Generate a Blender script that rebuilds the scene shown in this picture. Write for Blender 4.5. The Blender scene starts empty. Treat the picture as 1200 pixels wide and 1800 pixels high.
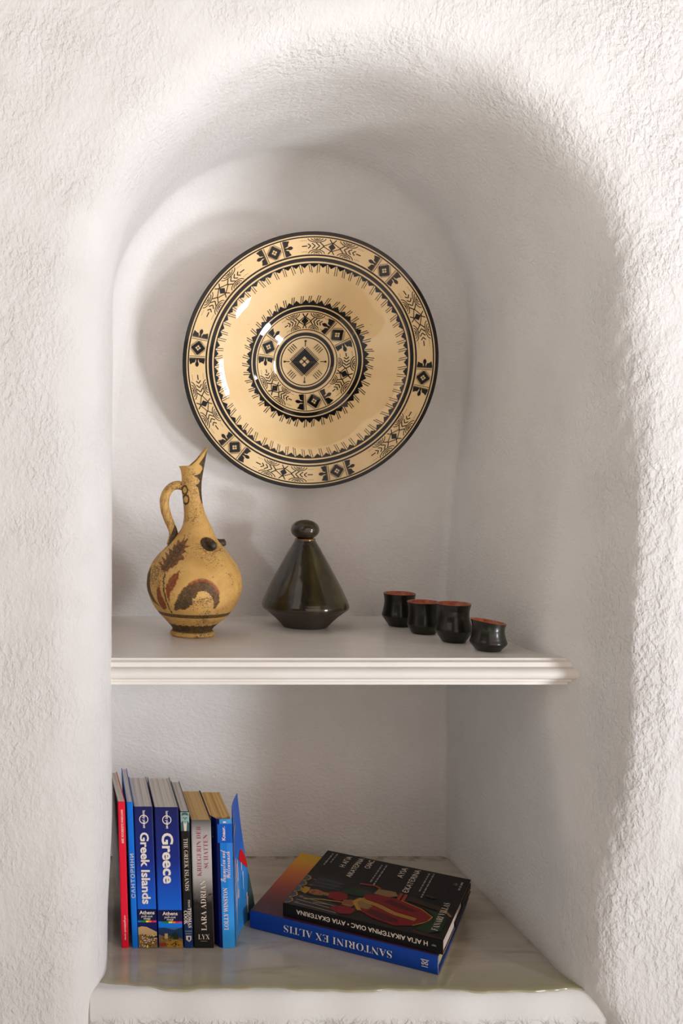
import bpy, bmesh, math, random
import numpy as np
from mathutils import Vector, Matrix

random.seed(7)
rng = np.random.default_rng(7)
sc = bpy.context.scene
COL = sc.collection
PI = math.pi

# ------------------------------------------------------------------ camera
# looking straight at the wall (along +Y) with a shifted lens, as a corrected interior photograph
F, VX, VY = 1712.0, 130.0, 816.0
CAMY, CAMZ = -1.2, 1.5
cam = bpy.data.cameras.new('camera')
cam.sensor_width = 36.0
cam.lens = F * 36.0 / 1800.0
cam.shift_x = (600.0 - VX) / 1800.0
cam.shift_y = -(900.0 - VY) / 1800.0
cam.clip_start = 0.05
co = bpy.data.objects.new('camera', cam)
COL.objects.link(co)
co.location = (0, CAMY, CAMZ)
co.rotation_euler = (PI / 2, 0, 0)
sc.camera = co

# ------------------------------------------------------------------ colour management, world, lights
sc.view_settings.view_transform = 'Standard'
sc.view_settings.look = 'None'
sc.view_settings.gamma = 1.0
sc.view_settings.use_curve_mapping = False
sc.view_settings.exposure = 0.12

# world fill light added from below the horizon, fading out just above
world = bpy.data.worlds.new('world')
sc.world = world
world.use_nodes = True
wt = world.node_tree
bg = wt.nodes['Background']
bg.inputs['Strength'].default_value = 1.0
_tc = wt.nodes.new('ShaderNodeTexCoord')
_sx = wt.nodes.new('ShaderNodeSeparateXYZ')
_cr = wt.nodes.new('ShaderNodeValToRGB')
_mr = wt.nodes.new('ShaderNodeMapRange')
_mr.inputs['From Min'].default_value, _mr.inputs['From Max'].default_value = -1.0, 1.0
wt.links.new(_tc.outputs['Generated'], _sx.inputs[0])
wt.links.new(_sx.outputs[2], _mr.inputs['Value'])
wt.links.new(_mr.outputs['Result'], _cr.inputs['Fac'])
wt.links.new(_cr.outputs['Color'], bg.inputs['Color'])
_e = _cr.color_ramp.elements
_e[0].position, _e[0].color = 0.30, (1.22, 1.14, 1.06, 1)
_e[1].position, _e[1].color = 0.56, (0.0, 0.0, 0.0, 1)


def area_light(name, loc, target, sx, sy, power, col, spread=180):
    l = bpy.data.lights.new(name, 'AREA')
    l.shape = 'RECTANGLE'
    l.size, l.size_y = sx, sy
    l.energy = power
    l.color = col
    l.spread = math.radians(spread)
    o = bpy.data.objects.new(name, l)
    COL.objects.link(o)
    o.location = loc
    d = Vector(target) - Vector(loc)
    o.rotation_euler = d.to_track_quat('-Z', 'Y').to_euler()
    return o


# daylight through the two panes of a glazed door on the right, soft left window light raised to brighten the upper wall,
# and a broad warm fill lamp added behind the camera
area_light('door_upper_pane_daylight', (2.62, -2.15, 1.62), (0.3, 0.2, 2.05), 0.40, 0.60, 14.0, (0.97, 0.97, 1.01), 120)
area_light('door_lower_pane_daylight', (2.62, -2.15, 0.28), (0.2, 0.2, 2.3), 0.46, 0.42, 8.4, (0.95, 0.97, 1.03), 66)
area_light('left_window_fill', (-1.3, -1.3, 2.9), (0.2, 0.1, 1.5), 1.5, 1.5, 8.5, (1.05, 0.99, 0.92))
area_light('rear_fill_light', (0.9, -3.4, 2.3), (0.3, 0.2, 1.5), 2.8, 2.0, 18.5, (1.26, 0.98, 0.82))
# lamp added just above the floor as fill from below
area_light('floor_fill_light', (0.0, -2.2, 0.03), (0.3, 0.0, 1.6), 1.0, 1.0, 3, (1.2, 1.0, 0.75))


# ------------------------------------------------------------------ helpers
def at(px, py, Z):
    """photo pixel at distance Z from the lens -> world point"""
    return Vector(((px - VX) * Z / F, Z + CAMY, CAMZ - (py - VY) * Z / F))


def srgb(r, g, b):
    def f(c):
        c /= 255.0
        return c / 12.92 if c <= 0.04045 else ((c + 0.055) / 1.055) ** 2.4
    return (f(r), f(g), f(b), 1.0)


MATS = {}


def mat(name, col, rough=0.6, coat=0.0, spec=0.5, coat_rough=0.05):
    m = bpy.data.materials.new(name)
    m.use_nodes = True
    p = m.node_tree.nodes['Principled BSDF']
    p.inputs['Base Color'].default_value = col
    p.inputs['Roughness'].default_value = rough
    p.inputs['Specular IOR Level'].default_value = spec
    p.inputs['Coat Weight'].default_value = coat
    p.inputs['Coat Roughness'].default_value = coat_rough
    MATS[name] = m
    return m


def N(m, t, **kw):
    n = m.node_tree.nodes.new(t)
    for k, v in kw.items():
        setattr(n, k, v)
    return n


def L(m, a, b):
    m.node_tree.links.new(a, b)


def P(m):
    return m.node_tree.nodes['Principled BSDF']


def noise(m, scale, detail=3, rough=0.5, dist=0.0, vec=None, mapscale=None):
    n = N(m, 'ShaderNodeTexNoise')
    n.inputs['Scale'].default_value = scale
    n.inputs['Detail'].default_value = detail
    n.inputs['Roughness'].default_value = rough
    n.inputs['Distortion'].default_value = dist
    if vec is None:
        tc = N(m, 'ShaderNodeTexCoord')
        vec = tc.outputs['Object']
    if mapscale:
        mp = N(m, 'ShaderNodeMapping')
        mp.inputs['Scale'].default_value = mapscale
        L(m, vec, mp.inputs['Vector'])
        vec = mp.outputs['Vector']
    L(m, vec, n.inputs['Vector'])
    return n.outputs['Fac']


def ramp(m, fac, stops, interp='LINEAR'):
    r = N(m, 'ShaderNodeValToRGB')
    r.color_ramp.interpolation = interp
    e = r.color_ramp.elements
    while len(e) < len(stops):
        e.new(0.5)
    for k, (p, c) in enumerate(stops):
        e[k].position = p
        e[k].color = c if len(c) == 4 else (*c, 1)
    L(m, fac, r.inputs['Fac'])
    return r.outputs['Color']


def math_(m, op, a, b=None, clamp=False):
    n = N(m, 'ShaderNodeMath', operation=op, use_clamp=clamp)
    for i, x in enumerate((a, b)):
        if x is None:
            continue
        if isinstance(x, (int, float)):
            n.inputs[i].default_value = x
        else:
            L(m, x, n.inputs[i])
    return n.outputs[0]


def maprange(m, v, a, b, c=0.0, d=1.0):
    n = N(m, 'ShaderNodeMapRange', interpolation_type='SMOOTHSTEP')
    L(m, v, n.inputs['Value'])
    for k, x in zip(('From Min', 'From Max', 'To Min', 'To Max'), (a, b, c, d)):
        n.inputs[k].default_value = x
    return n.outputs['Result']


def mixc(m, fac, a, b):
    n = N(m, 'ShaderNodeMix', data_type='RGBA')
    if isinstance(fac, (int, float)):
        n.inputs[0].default_value = fac
    else:
        L(m, fac, n.inputs[0])
    for s, x in ((6, a), (7, b)):
        if isinstance(x, tuple):
            n.inputs[s].default_value = x
        else:
            L(m, x, n.inputs[s])
    return n.outputs[2]


def bump(m, height, strength, dist, normal=None):
    b = N(m, 'ShaderNodeBump')
    b.inputs['Distance'].default_value = dist
    if isinstance(strength, (int, float)):
        b.inputs['Strength'].default_value = strength
    else:
        L(m, strength, b.inputs['Strength'])
    L(m, height, b.inputs['Height'])
    if normal is not None:
        L(m, normal, b.inputs['Normal'])
    return b.outputs['Normal']


def coords(m):
    tc = N(m, 'ShaderNodeTexCoord')
    s = N(m, 'ShaderNodeSeparateXYZ')
    L(m, tc.outputs['Object'], s.inputs[0])
    return tc.outputs['Object'], s.outputs[0], s.outputs[1], s.outputs[2]


class MB:
    """collects geometry; build() links it as ONE mesh object"""

    def __init__(self):
        self.v, self.f, self.m = [], [], []

    def add(self, verts, faces, mi=0):
        o = len(self.v)
        self.v.extend(tuple(x) for x in verts)
        self.f.extend(tuple(i + o for i in f) for f in faces)
        self.m.extend([mi] * len(faces))
        return self

    def box(self, a, b, mi=0):
        (x0, y0, z0), (x1, y1, z1) = a, b
        v = [(x0, y0, z0), (x1, y0, z0), (x1, y1, z0), (x0, y1, z0), (x0, y0, z1), (x1, y0, z1), (x1, y1, z1), (x0, y1, z1)]
        return self.add(v, [(0, 3, 2, 1), (4, 5, 6, 7), (0, 1, 5, 4), (1, 2, 6, 5), (2, 3, 7, 6), (3, 0, 4, 7)], mi)

    def grid(self, pts, mi=0, closed_u=False, flip=False):
        nv, nu = len(pts), len(pts[0])
        o = [p for row in pts for p in row]
        fs = []
        for j in range(nv - 1):
            for i in range(nu if closed_u else nu - 1):
                k = (i + 1) % nu
                q = (j * nu + i, j * nu + k, (j + 1) * nu + k, (j + 1) * nu + i)
                fs.append(q[::-1] if flip else q)
        return self.add(o, fs, mi)

    def lathe(self, prof, n=96, mi=0, c=(0, 0), cap0=False, cap1=False, flip=False):
        pts = [[(c[0] + r * math.cos(2 * PI * i / n), c[1] + r * math.sin(2 * PI * i / n), z) for i in range(n)] for r, z in prof]
        o = len(self.v)
        self.grid(pts, mi, True, flip)
        if cap0:
            self.f.append(tuple(o + i for i in (range(n) if flip else range(n - 1, -1, -1)))); self.m.append(mi)
        if cap1:
            b = o + n * (len(prof) - 1)
            self.f.append(tuple(b + i for i in (range(n - 1, -1, -1) if flip else range(n)))); self.m.append(mi)
        return self

    def tube(self, pts, rad, n=20, mi=0, squash=1.0, caps=True):
        pts = [Vector(p) for p in pts]
        rows = []
        prev = None
        for i, p in enumerate(pts):
            t = (pts[min(i + 1, len(pts) - 1)] - pts[max(i - 1, 0)]).normalized()
            side = Vector((0, 1, 0)) if prev is None else prev
            if prev is None and abs(t.y) > 0.9:
                side = Vector((1, 0, 0))
            side = (side - t * side.dot(t)).normalized()
            prev = side
            up = t.cross(side)
            r = rad[i] if hasattr(rad, '__len__') else rad
            rows.append([p + side * (math.cos(2 * PI * k / n) * r * squash) + up * (math.sin(2 * PI * k / n) * r) for k in range(n)])
        o = len(self.v)
        self.grid(rows, mi, True)
        if caps:
            self.f.append(tuple(o + k for k in range(n - 1, -1, -1))); self.m.append(mi)
            b = o + n * (len(rows) - 1)
            self.f.append(tuple(b + k for k in range(n))); self.m.append(mi)
        return self

    def build(self, name, mats, parent=None, smooth=False, tf=None, angle=None):
        me = bpy.data.meshes.new(name)
        v = [tf(p) for p in self.v] if tf else self.v
        me.from_pydata([tuple(p) for p in v], [], self.f)
        for m in (mats if isinstance(mats, (list, tuple)) else [mats]):
            me.materials.append(m)
        me.polygons.foreach_set('material_index', self.m)
        if smooth:
            me.polygons.foreach_set('use_smooth', [True] * len(self.f))
            if angle:
                me.set_sharp_from_angle(angle=math.radians(angle))
        me.update()
        o = bpy.data.objects.new(name, me)
        COL.objects.link(o)
        if parent:
            o.parent = parent
        return o


def thing(name, label, cat, loc, rotz=0.0, group=None):
    o = bpy.data.objects.new(name, None)
    o.empty_display_size = 0.03
    COL.objects.link(o)
    o.location = loc
    o.rotation_euler = (0, 0, rotz)
    o['label'] = label
    o['category'] = cat
    if group:
        o['group'] = group
    return o


def struct(o, label=None):
    o['kind'] = 'structure'
    if label:
        o['label'] = label
    return o


def smooth_interp(x, xs, ys):
    """monotone-ish cubic (Catmull) interpolation through (xs, ys), xs increasing"""
    xs, ys = np.asarray(xs, float), np.asarray(ys, float)
    d = np.diff(ys) / np.diff(xs)
    m = np.zeros(len(xs))
    m[0], m[-1] = d[0], d[-1]
    for i in range(1, len(xs) - 1):
        m[i] = 0 if d[i - 1] * d[i] <= 0 else 2 * d[i - 1] * d[i] / (d[i - 1] + d[i])
    x = np.clip(np.asarray(x, float), xs[0], xs[-1])
    k = np.clip(np.searchsorted(xs, x, side='right') - 1, 0, len(xs) - 2)
    h = xs[k + 1] - xs[k]
    t = (x - xs[k]) / h
    return ((2 * t**3 - 3 * t**2 + 1) * ys[k] + (t**3 - 2 * t**2 + t) * h * m[k]
            + (-2 * t**3 + 3 * t**2) * ys[k + 1] + (t**3 - t**2) * h * m[k + 1])


def sstep(x, a, b):
    t = np.clip((np.asarray(x, float) - a) / (b - a), 0, 1)
    return t * t * (3 - 2 * t)


_txt = {}


def text_geo(body, offset=0.0, spacing=1.0):
    key = (body, offset, spacing)
    if key not in _txt:
        c = bpy.data.curves.new('lettering', 'FONT')
        c.body = body
        c.offset = offset
        c.resolution_u = 3
        c.space_character = spacing
        o = bpy.data.objects.new('lettering', c)
        COL.objects.link(o)
        dg = bpy.context.evaluated_depsgraph_get()
        me = o.evaluated_get(dg).to_mesh()
        vs = np.array([v.co[:2] for v in me.vertices])
        fs = [tuple(p.vertices) for p in me.polygons]
        o.evaluated_get(dg).to_mesh_clear()
        COL.objects.unlink(o)
        bpy.data.objects.remove(o)
        bpy.data.curves.remove(c)
        lo, hi = vs.min(0), vs.max(0)
        _txt[key] = ((vs - (lo + hi) / 2), fs, hi - lo)
    return _txt[key]


def ser(s, up=0x1D400, lo=0x1D41A):
    return ''.join(chr(up + ord(c) - 65) if 'A' <= c <= 'Z' else chr(lo + ord(c) - 97) if 'a' <= c <= 'z' else c for c in s)


def put_text(mb, body, centre, right, up, w, h, mi, offset=0.0, spacing=1.0):
    """lettering centred at a point, w long along right and h tall along up"""
    vs, fs, size = text_geo(body, offset, spacing)
    c, r, u = Vector(centre), Vector(right).normalized(), Vector(up).normalized()
    sx, sy = w / size[0], h / size[1]
    mb.add([c + r * (x * sx) + u * (y * sy) for x, y in vs], fs, mi)


def plane_pts(pts, centre, right, up):
    c, r, u = Vector(centre), Vector(right), Vector(up)
    return [c + r * x + u * y for x, y in pts]


# ------------------------------------------------------------------ materials
# lime-washed stucco: rough trowelled relief on the wall face, finer inside the niche
m = mat('white_stucco', (0.8, 0.785, 0.77, 1), 0.92, spec=0.2)
vec, X_, Y_, Z_ = coords(m)
inside = maprange(m, Y_, 0.03, 0.12)
warp = noise(m, 9, 2, vec=vec)
n1 = noise(m, 190, 4, 0.55, 0.12, vec, (1.0, 1.0, 0.7))
n2 = noise(m, 300, 2, 0.5, 0.3, vec, (1.0, 1.0, 0.75))
n3 = noise(m, 75, 4, 0.55, 0.3, vec, (1.0, 1.0, 0.6))
relief = math_(m, 'ADD', maprange(m, n1, 0.36, 0.68), math_(m, 'MULTIPLY', maprange(m, n3, 0.36, 0.66), 0.55))
relief = math_(m, 'ADD', relief, math_(m, 'MULTIPLY', n2, 0.45))
edge = math_(m, 'MULTIPLY', maprange(m, X_, 0.645, 0.675), maprange(m, X_, 0.71, 0.78, 1.0, 0.0))
patch = maprange(m, warp, 0.38, 0.62, 0.40, 0.85)
front_s = math_(m, 'ADD', patch, math_(m, 'MULTIPLY', edge, 0.30))
low_s = math_(m, 'MULTIPLY', front_s, maprange(m, inside, 0.0, 1.0, 1.0, 0.08))
nb1 = bump(m, relief, low_s, 0.0011)
fine = noise(m, 170, 4, 0.58, 0.15, vec, (0.8, 0.8, 1.4))
nb2 = bump(m, maprange(m, fine, 0.3, 0.72), math_(m, 'MULTIPLY', inside, 0.62), 0.0013, nb1)
L(m, nb2, P(m).inputs['Normal'])
L(m, ramp(m, noise(m, 14, 4, 0.6, 0.3, vec), [(0.3, (0.775, 0.76, 0.745)), (0.7, (0.82, 0.808, 0.797))]), P(m).inputs['Base Color'])
M_WALL = m

m = mat('smooth_plaster', (0.8, 0.79, 0.77, 1), 0.85, spec=0.25)
vec, X_, Y_, Z_ = coords(m)
lowz = maprange(m, Z_, 0.795, 0.812, 1.0, 0.08)
L(m, bump(m, maprange(m, noise(m, 75, 5, 0.6, 1.0, vec), 0.42, 0.62), lowz, 0.0019), P(m).inputs['Normal'])
M_PLASTER = m

m = mat('grey_ledge_paint', srgb(150, 143, 130), 0.22, coat=0.5, coat_rough=0.10)
vec, X_, Y_, Z_ = coords(m)
wav = noise(m, 7, 3, 0.5, 0.6, vec, (0.5, 2.2, 1.0))
c1 = ramp(m, wav, [(0.3, srgb(180, 170, 155)), (0.55, srgb(195, 186, 170)), (0.75, srgb(168, 157, 138))])
stain = noise(m, 16, 4, 0.6, 1.2, vec, (0.45, 1.6, 1.0))
c2 = mixc(m, maprange(m, stain, 0.58, 0.72, 0, 0.35), c1, srgb(128, 112, 84))
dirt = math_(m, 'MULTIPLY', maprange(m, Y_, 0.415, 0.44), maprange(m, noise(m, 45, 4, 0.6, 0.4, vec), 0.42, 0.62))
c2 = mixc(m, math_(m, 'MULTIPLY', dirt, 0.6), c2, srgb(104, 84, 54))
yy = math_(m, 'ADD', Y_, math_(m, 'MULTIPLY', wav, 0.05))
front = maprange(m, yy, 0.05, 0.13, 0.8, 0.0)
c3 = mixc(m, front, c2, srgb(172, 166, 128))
L(m, c3, P(m).inputs['Base Color'])
L(m, maprange(m, stain, 0.3, 0.7, 0.12, 0.24), P(m).inputs['Roughness'])
L(m, bump(m, noise(m, 30, 4, 0.5, 0.5, vec), 0.09, 0.0012), P(m).inputs['Normal'])
M_LEDGE = m

m = mat('white_satin_paint', srgb(228, 222, 216), 0.27, spec=0.5)
vec, X_, Y_, Z_ = coords(m)
L(m, bump(m, noise(m, 55, 3, 0.5, 0.2, vec, (0.25, 2.0, 1.0)), 0.12, 0.0008), P(m).inputs['Normal'])
L(m, ramp(m, noise(m, 26, 4, 0.6, 0.4, vec, (0.3, 1, 1)), [(0.35, srgb(236, 231, 224)), (0.7, srgb(243, 239, 233))]), P(m).inputs['Base Color'])
M_SHELF = m

m = mat('floor_tile', srgb(196, 184, 168), 0.5)
L(m, ramp(m, noise(m, 3, 4), [(0.3, srgb(186, 174, 158)), (0.7, srgb(205, 194, 180))]), P(m).inputs['Base Color'])
M_FLOOR = m
M_FRAME = mat('white_frame_paint', srgb(225, 222, 216), 0.4)

m = mat('cream_glaze', srgb(226, 198, 152), 0.40, coat=1.0, coat_rough=0.03, spec=0.2)
L(m, ramp(m, noise(m, 18, 3), [(0.35, srgb(236, 202, 146)), (0.7, srgb(242, 212, 160))]), P(m).inputs['Base Color'])
L(m, bump(m, noise(m, 11, 2), 0.10, 0.004), P(m).inputs['Coat Normal'])
M_CREAM = m
m = mat('black_underglaze', srgb(18, 17, 19), 0.4, coat=0.6, coat_rough=0.03, spec=0.1)
L(m, ramp(m, noise(m, 40, 3), [(0.35, srgb(12, 11, 13)), (0.75, srgb(24, 22, 24))]), P(m).inputs['Base Color'])
L(m, bump(m, noise(m, 11, 2), 0.10, 0.004), P(m).inputs['Coat Normal'])
M_BLACK = m
M_WIRE = mat('brass_wire', srgb(190, 160, 90), 0.35)
P(M_WIRE).inputs['Metallic'].default_value = 0.8

# ochre slip pottery with hand-painted marks held in the vertex attribute "paint"
m = mat('ochre_clay', srgb(205, 158, 84), 0.62, spec=0.35)
vec, X_, Y_, Z_ = coords(m)
base = ramp(m, noise(m, 22, 4, 0.6, 0.4, vec), [(0.3, srgb(186, 142, 76)), (0.55, srgb(208, 165, 95)), (0.75, srgb(218, 178, 110))])
sp = noise(m, 420, 3, 0.65, 0.8, vec, (1, 1, 1.7))
spm = noise(m, 26, 3, 0.55, 0.6, vec)
thr = math_(m, 'ADD', sp, math_(m, 'MULTIPLY', math_(m, 'SUBTRACT', spm, 0.5), 0.75))
speck = maprange(m, thr, 0.575, 0.66)
base = mixc(m, math_(m, 'MULTIPLY', speck, 0.78), base, srgb(70, 48, 26))
at_n = N(m, 'ShaderNodeAttribute', attribute_name='paint')
wear = maprange(m, noise(m, 260, 3, 0.6, 0.5, vec), 0.32, 0.55, 0.84, 1.0)
pf = math_(m, 'MULTIPLY', at_n.outputs['Alpha'], wear)
L(m, mixc(m, pf, base, at_n.outputs['Color']), P(m).inputs['Base Color'])
L(m, bump(m, noise(m, 150, 3, 0.6, 0.3, vec), 0.25, 0.0012), P(m).inputs['Normal'])
M_JUG = m
m = mat('brown_black_slip', srgb(48, 38, 30), 0.5)
L(m, ramp(m, noise(m, 90, 4), [(0.35, srgb(36, 28, 22)), (0.75, srgb(78, 58, 36))]), P(m).inputs['Base Color'])
M_SLIP = m

m = mat('olive_black_glaze', srgb(44, 38, 22), 0.35, coat=0.8, coat_rough=0.08, spec=0.2)
vec, X_, Y_, Z_ = coords(m)
st = noise(m, 22, 4, 0.55, 0.8, vec, (1.4, 1.4, 0.35))
L(m, ramp(m, st, [(0.35, srgb(30, 25, 16)), (0.6, srgb(58, 50, 26)), (0.78, srgb(84, 72, 34))]), P(m).inputs['Base Color'])
L(m, bump(m, noise(m, 60, 3, 0.5, 0.3, vec, (1, 1, 2.5)), 0.12, 0.0015), P(m).inputs['Normal'])
M_OLIVE = m
m = mat('brown_raw_glaze', srgb(58, 48, 40), 0.42, spec=0.5)
vec, X_, Y_, Z_ = coords(m)
L(m, bump(m, noise(m, 40, 2, 0.5, 0, vec, (0.2, 0.2, 6)), 0.15, 0.001), P(m).inputs['Normal'])
L(m, ramp(m, noise(m, 60, 4, 0.5, 0, vec), [(0.35, srgb(52, 43, 35)), (0.75, srgb(66, 55, 46))]), P(m).inputs['Base Color'])
M_RAW = m
m = mat('rust_rim_glaze', srgb(112, 64, 28), 0.3, coat=0.6)
L(m, ramp(m, noise(m, 200, 3), [(0.35, srgb(84, 50, 24)), (0.7, srgb(140, 84, 34))]), P(m).inputs['Base Color'])
M_RUST = m
m = mat('black_green_glaze', srgb(22, 22, 14), 0.35, coat=0.35, coat_rough=0.15, spec=0.35)
vec, X_, Y_, Z_ = coords(m)
L(m, ramp(m, noise(m, 50, 4, 0.6, 0.5, vec, (1, 1, 0.5)), [(0.35, srgb(14, 13, 10)), (0.62, srgb(28, 28, 15)), (0.82, srgb(60, 58, 26))]), P(m).inputs['Base Color'])
L(m, bump(m, noise(m, 50, 2, 0.5, 0.2, vec, (0.3, 0.3, 5)), 0.2, 0.0012), P(m).inputs['Normal'])
M_CUP = m
m = mat('terracotta_inner', srgb(176, 84, 48), 0.4, coat=0.3)
L(m, ramp(m, noise(m, 160, 3), [(0.35, srgb(150, 66, 38)), (0.7, srgb(192, 98, 58))]), P(m).inputs['Base Color'])
M_TERRA = m


def pages(name, a, b, sx=1400):
    m = mat(name, srgb(*a), 0.85, spec=0.1)
    tc = N(m, 'ShaderNodeTexCoord')
    f = noise(m, 1.0, 3, 0.65, 0.0, tc.outputs['Object'], (sx, 3.0, 3.0))
    L(m, ramp(m, f, [(0.3, srgb(*b)), (0.52, srgb(*a)), (0.8, srgb(*[min(255, c + 8) for c in a]))]), P(m).inputs['Base Color'])
    L(m, bump(m, f, 0.3, 0.0006), P(m).inputs['Normal'])
    return m


M_PG_GREY = pages('grey_white_pages', (226, 219, 213), (176, 167, 160), 900)
M_PG_TAN = pages('tan_pages', (228, 192, 136), (214, 174, 118), 1500)
M_PG_TAN2 = pages('tan_rough_pages', (226, 186, 124), (170, 126, 72), 700)


def pages_flat(name, a, b):
    m = mat(name, srgb(*a), 0.8, spec=0.1)
    tc = N(m, 'ShaderNodeTexCoord')
    f = noise(m, 1.0, 3, 0.65, 0.0, tc.outputs['Object'], (3.0, 3.0, 1500))
    L(m, ramp(m, f, [(0.35, srgb(*b)), (0.6, srgb(*a))]), P(m).inputs['Base Color'])
    return m


M_PG_CREAM = pages_flat('cream_page_edges', (222, 212, 160), (190, 178, 118))
M_PG_WHITE = pages_flat('white_page_edges', (206, 196, 190), (160, 150, 146))


def print_mat(name, col, rough=0.5, coat=0.0):
    m = mat(name, srgb(*col), rough, coat=coat, coat_rough=0.15, spec=0.25)
    L(m, mixc(m, maprange(m, noise(m, 300, 2), 0.3, 0.7, 0.0, 0.06), srgb(*col), srgb(*[int(c * 0.8) for c in col])), P(m).inputs['Base Color'])
    return m


def zgrad(name, stops, rough=0.36, axis=2, coat=0.0):
    """a printed colour gradient along a book's own axis (metres)"""
    m = mat(name, srgb(*stops[0][1]), rough, coat=coat, coat_rough=0.15, spec=0.3)
    v = coords(m)
    lo, hi = stops[0][0], stops[-1][0]
    n = N(m, 'ShaderNodeMapRange')
    L(m, v[1 + axis], n.inputs['Value'])
    n.inputs['From Min'].default_value = lo
    n.inputs['From Max'].default_value = hi
    L(m, ramp(m, n.outputs['Result'], [((p - lo) / (hi - lo), srgb(*c)) for p, c in stops]), P(m).inputs['Base Color'])
    return m


PM = {k: print_mat('print_' + k, c) for k, c in dict(
    white=(238, 230, 220), cream=(224, 210, 190), red=(236, 14, 52), maroon=(52, 20, 22), sky=(0, 118, 226), navy=(6, 20, 92),
    deepnavy=(4, 10, 62), black=(12, 12, 14), royal=(6, 66, 190), light_blue=(60, 160, 232), mid_blue=(0, 92, 196), green=(20, 132, 50), yellow=(244, 218, 20),
    orange=(244, 128, 40), pinkred=(226, 30, 72), magenta=(210, 60, 130), sand=(196, 164, 116), sand_dark=(132, 100, 60), olive=(78, 88, 34), tree=(34, 44, 16),
    hill=(22, 52, 92), hill_far=(60, 100, 150), gold=(168, 124, 38), flesh=(146, 88, 50), robe=(118, 14, 18), robe_dark=(74, 9, 13), brown=(48, 30, 18), dkbrown=(24, 17, 13),
    bluegrey=(62, 76, 90), slate=(40, 42, 42), dgreen=(20, 46, 20), rose=(170, 74, 86), grey=(150, 146, 144), teal=(150, 178, 172), teal_dark=(66, 96, 100), pink=(240, 216, 214),
    brick=(140, 52, 26), deepred=(204, 14, 30)).items()}


# ------------------------------------------------------------------ the wall with its arched niche (one continuous mesh)
D = 0.445                                           # niche depth
ZS, XL0, XR0, ARC_TOP = 1.71, 0.052, 0.660, 2.014
xc, R = (XL0 + XR0) / 2, (XR0 - XL0) / 2
ZL = 0.838                                          # ledge height


def left_x(z):
    return XL0 - 0.006 * (1 - sstep(z, 0.84, 1.05))


def right_x(z):
    return 0.632 + 0.028 * sstep(z, 1.25, 1.71) + 0.02 * (1 - sstep(z, 0.79, 0.85))


zz_lo = np.concatenate([np.linspace(0, 0.7, 30)[:-1], np.linspace(0.7, ZS, 240)])
ang = np.linspace(PI, 0, 300)[1:-1]
us = []                                             # (x, z, nx, nz, kind weights)
for z in zz_lo:
    us.append((left_x(z), z, -1, 0))
for a in ang:
    us.append((xc + R * math.cos(a), ZS + R * math.sin(a), math.cos(a), math.sin(a)))
for z in zz_lo[::-1]:
    us.append((right_x(z), z, 1, 0))
us = np.array(us, float)
nx = us[:, 2]
# edge profiles from inside to the wall face, (outward offset, depth)
T_LEFT = [(0, .13), (.001, .11), (.005, .075), (.014, .045), (.028, .022), (.048, .008), (.075, .001), (.10, 0)]
T_ARCH = [(0, .10), (.001, .085), (.004, .062), (.012, .036), (.024, .017), (.042, .005), (.064, .001), (.09, 0)]
T_RIGHT = [(0, .16), (.001, .142), (.005, .118), (.021, .090), (.037, .062), (.050, .033), (.066, .010), (.10, 0)]
T_LOW = [(0, .08), (.001, .068), (.004, .05), (.011, .03), (.022, .014), (.038, .004), (.058, .001), (.08, 0)]


def resample(T, n=44):
    T = np.array(T)
    s = np.linspace(0, len(T) - 1, n)
    k = np.arange(len(T))
    return np.stack([smooth_interp(s, k, T[:, 0]), smooth_interp(s, k, T[:, 1])], 1)


tl, ta, tr, tlow = (resample(t) for t in (T_LEFT, T_ARCH, T_RIGHT, T_LOW))
zz = us[:, 1]
wl = np.clip(-nx, 0, 1) ** 2
wr0 = np.clip(nx, 0, 1) ** 2 * (zz <= ZS + 0.12)
wr = wr0 * sstep(zz, 0.92, 1.2) * (1 - sstep(zz, 1.36, 1.74))
wlow = np.clip(nx, 0, 1) ** 2 * (1 - sstep(zz, 0.92, 1.2))
wa = 1 - wl - wr - wlow
FR = wl[:, None, None] * tl + wr[:, None, None] * tr + wlow[:, None, None] * tlow + wa[:, None, None] * ta     # (nu, 44, 2)
rb = 0.012 + 0.040 * sstep(zz, 1.45, 1.85)         # back corner radius
nb = 14
phi = np.linspace(0, PI / 2, nb)
B = np.stack([-rb[:, None] * (1 - np.sin(phi)), D - rb[:, None] * (1 - np.cos(phi))], 2)      # back plane -> side
B[:, 0, 1] += 0.002
ns = 70
ty = np.linspace(0, 1, ns + 2)[1:-1]
Ys = (D - rb)[:, None] * (1 - ty) + FR[:, 0, 1][:, None] * ty
S = np.stack([np.zeros_like(Ys), Ys], 2)
no = 150
og = np.linspace(0, 1, no + 1)[1:]
og = 0.42 * og + 1.7 * og ** 6
O = np.stack([FR[:, -1, 0][:, None] + og[None, :], np.zeros((len(us), no))], 2)
PR = np.concatenate([B, S, FR, O], 1)               # (nu, nv, 2)
# the right flank leans inwards with depth a little
PR[:, :, 0] -= (np.clip(nx, 0, 1)[:, None] ** 2) * 0.006 * np.clip(PR[:, :, 1] / D, 0, 1)
dP = np.gradient(PR, axis=1)
ln = np.linalg.norm(dP, axis=2) + 1e-9
No, Ny = dP[:, :, 1] / ln, -dP[:, :, 0] / ln        # normal towards the room in (o, Y)
PX = us[:, 0][:, None] + PR[:, :, 0] * us[:, 2][:, None]
PZ = us[:, 1][:, None] + PR[:, :, 0] * us[:, 3][:, None]
PY = PR[:, :, 1]


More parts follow.
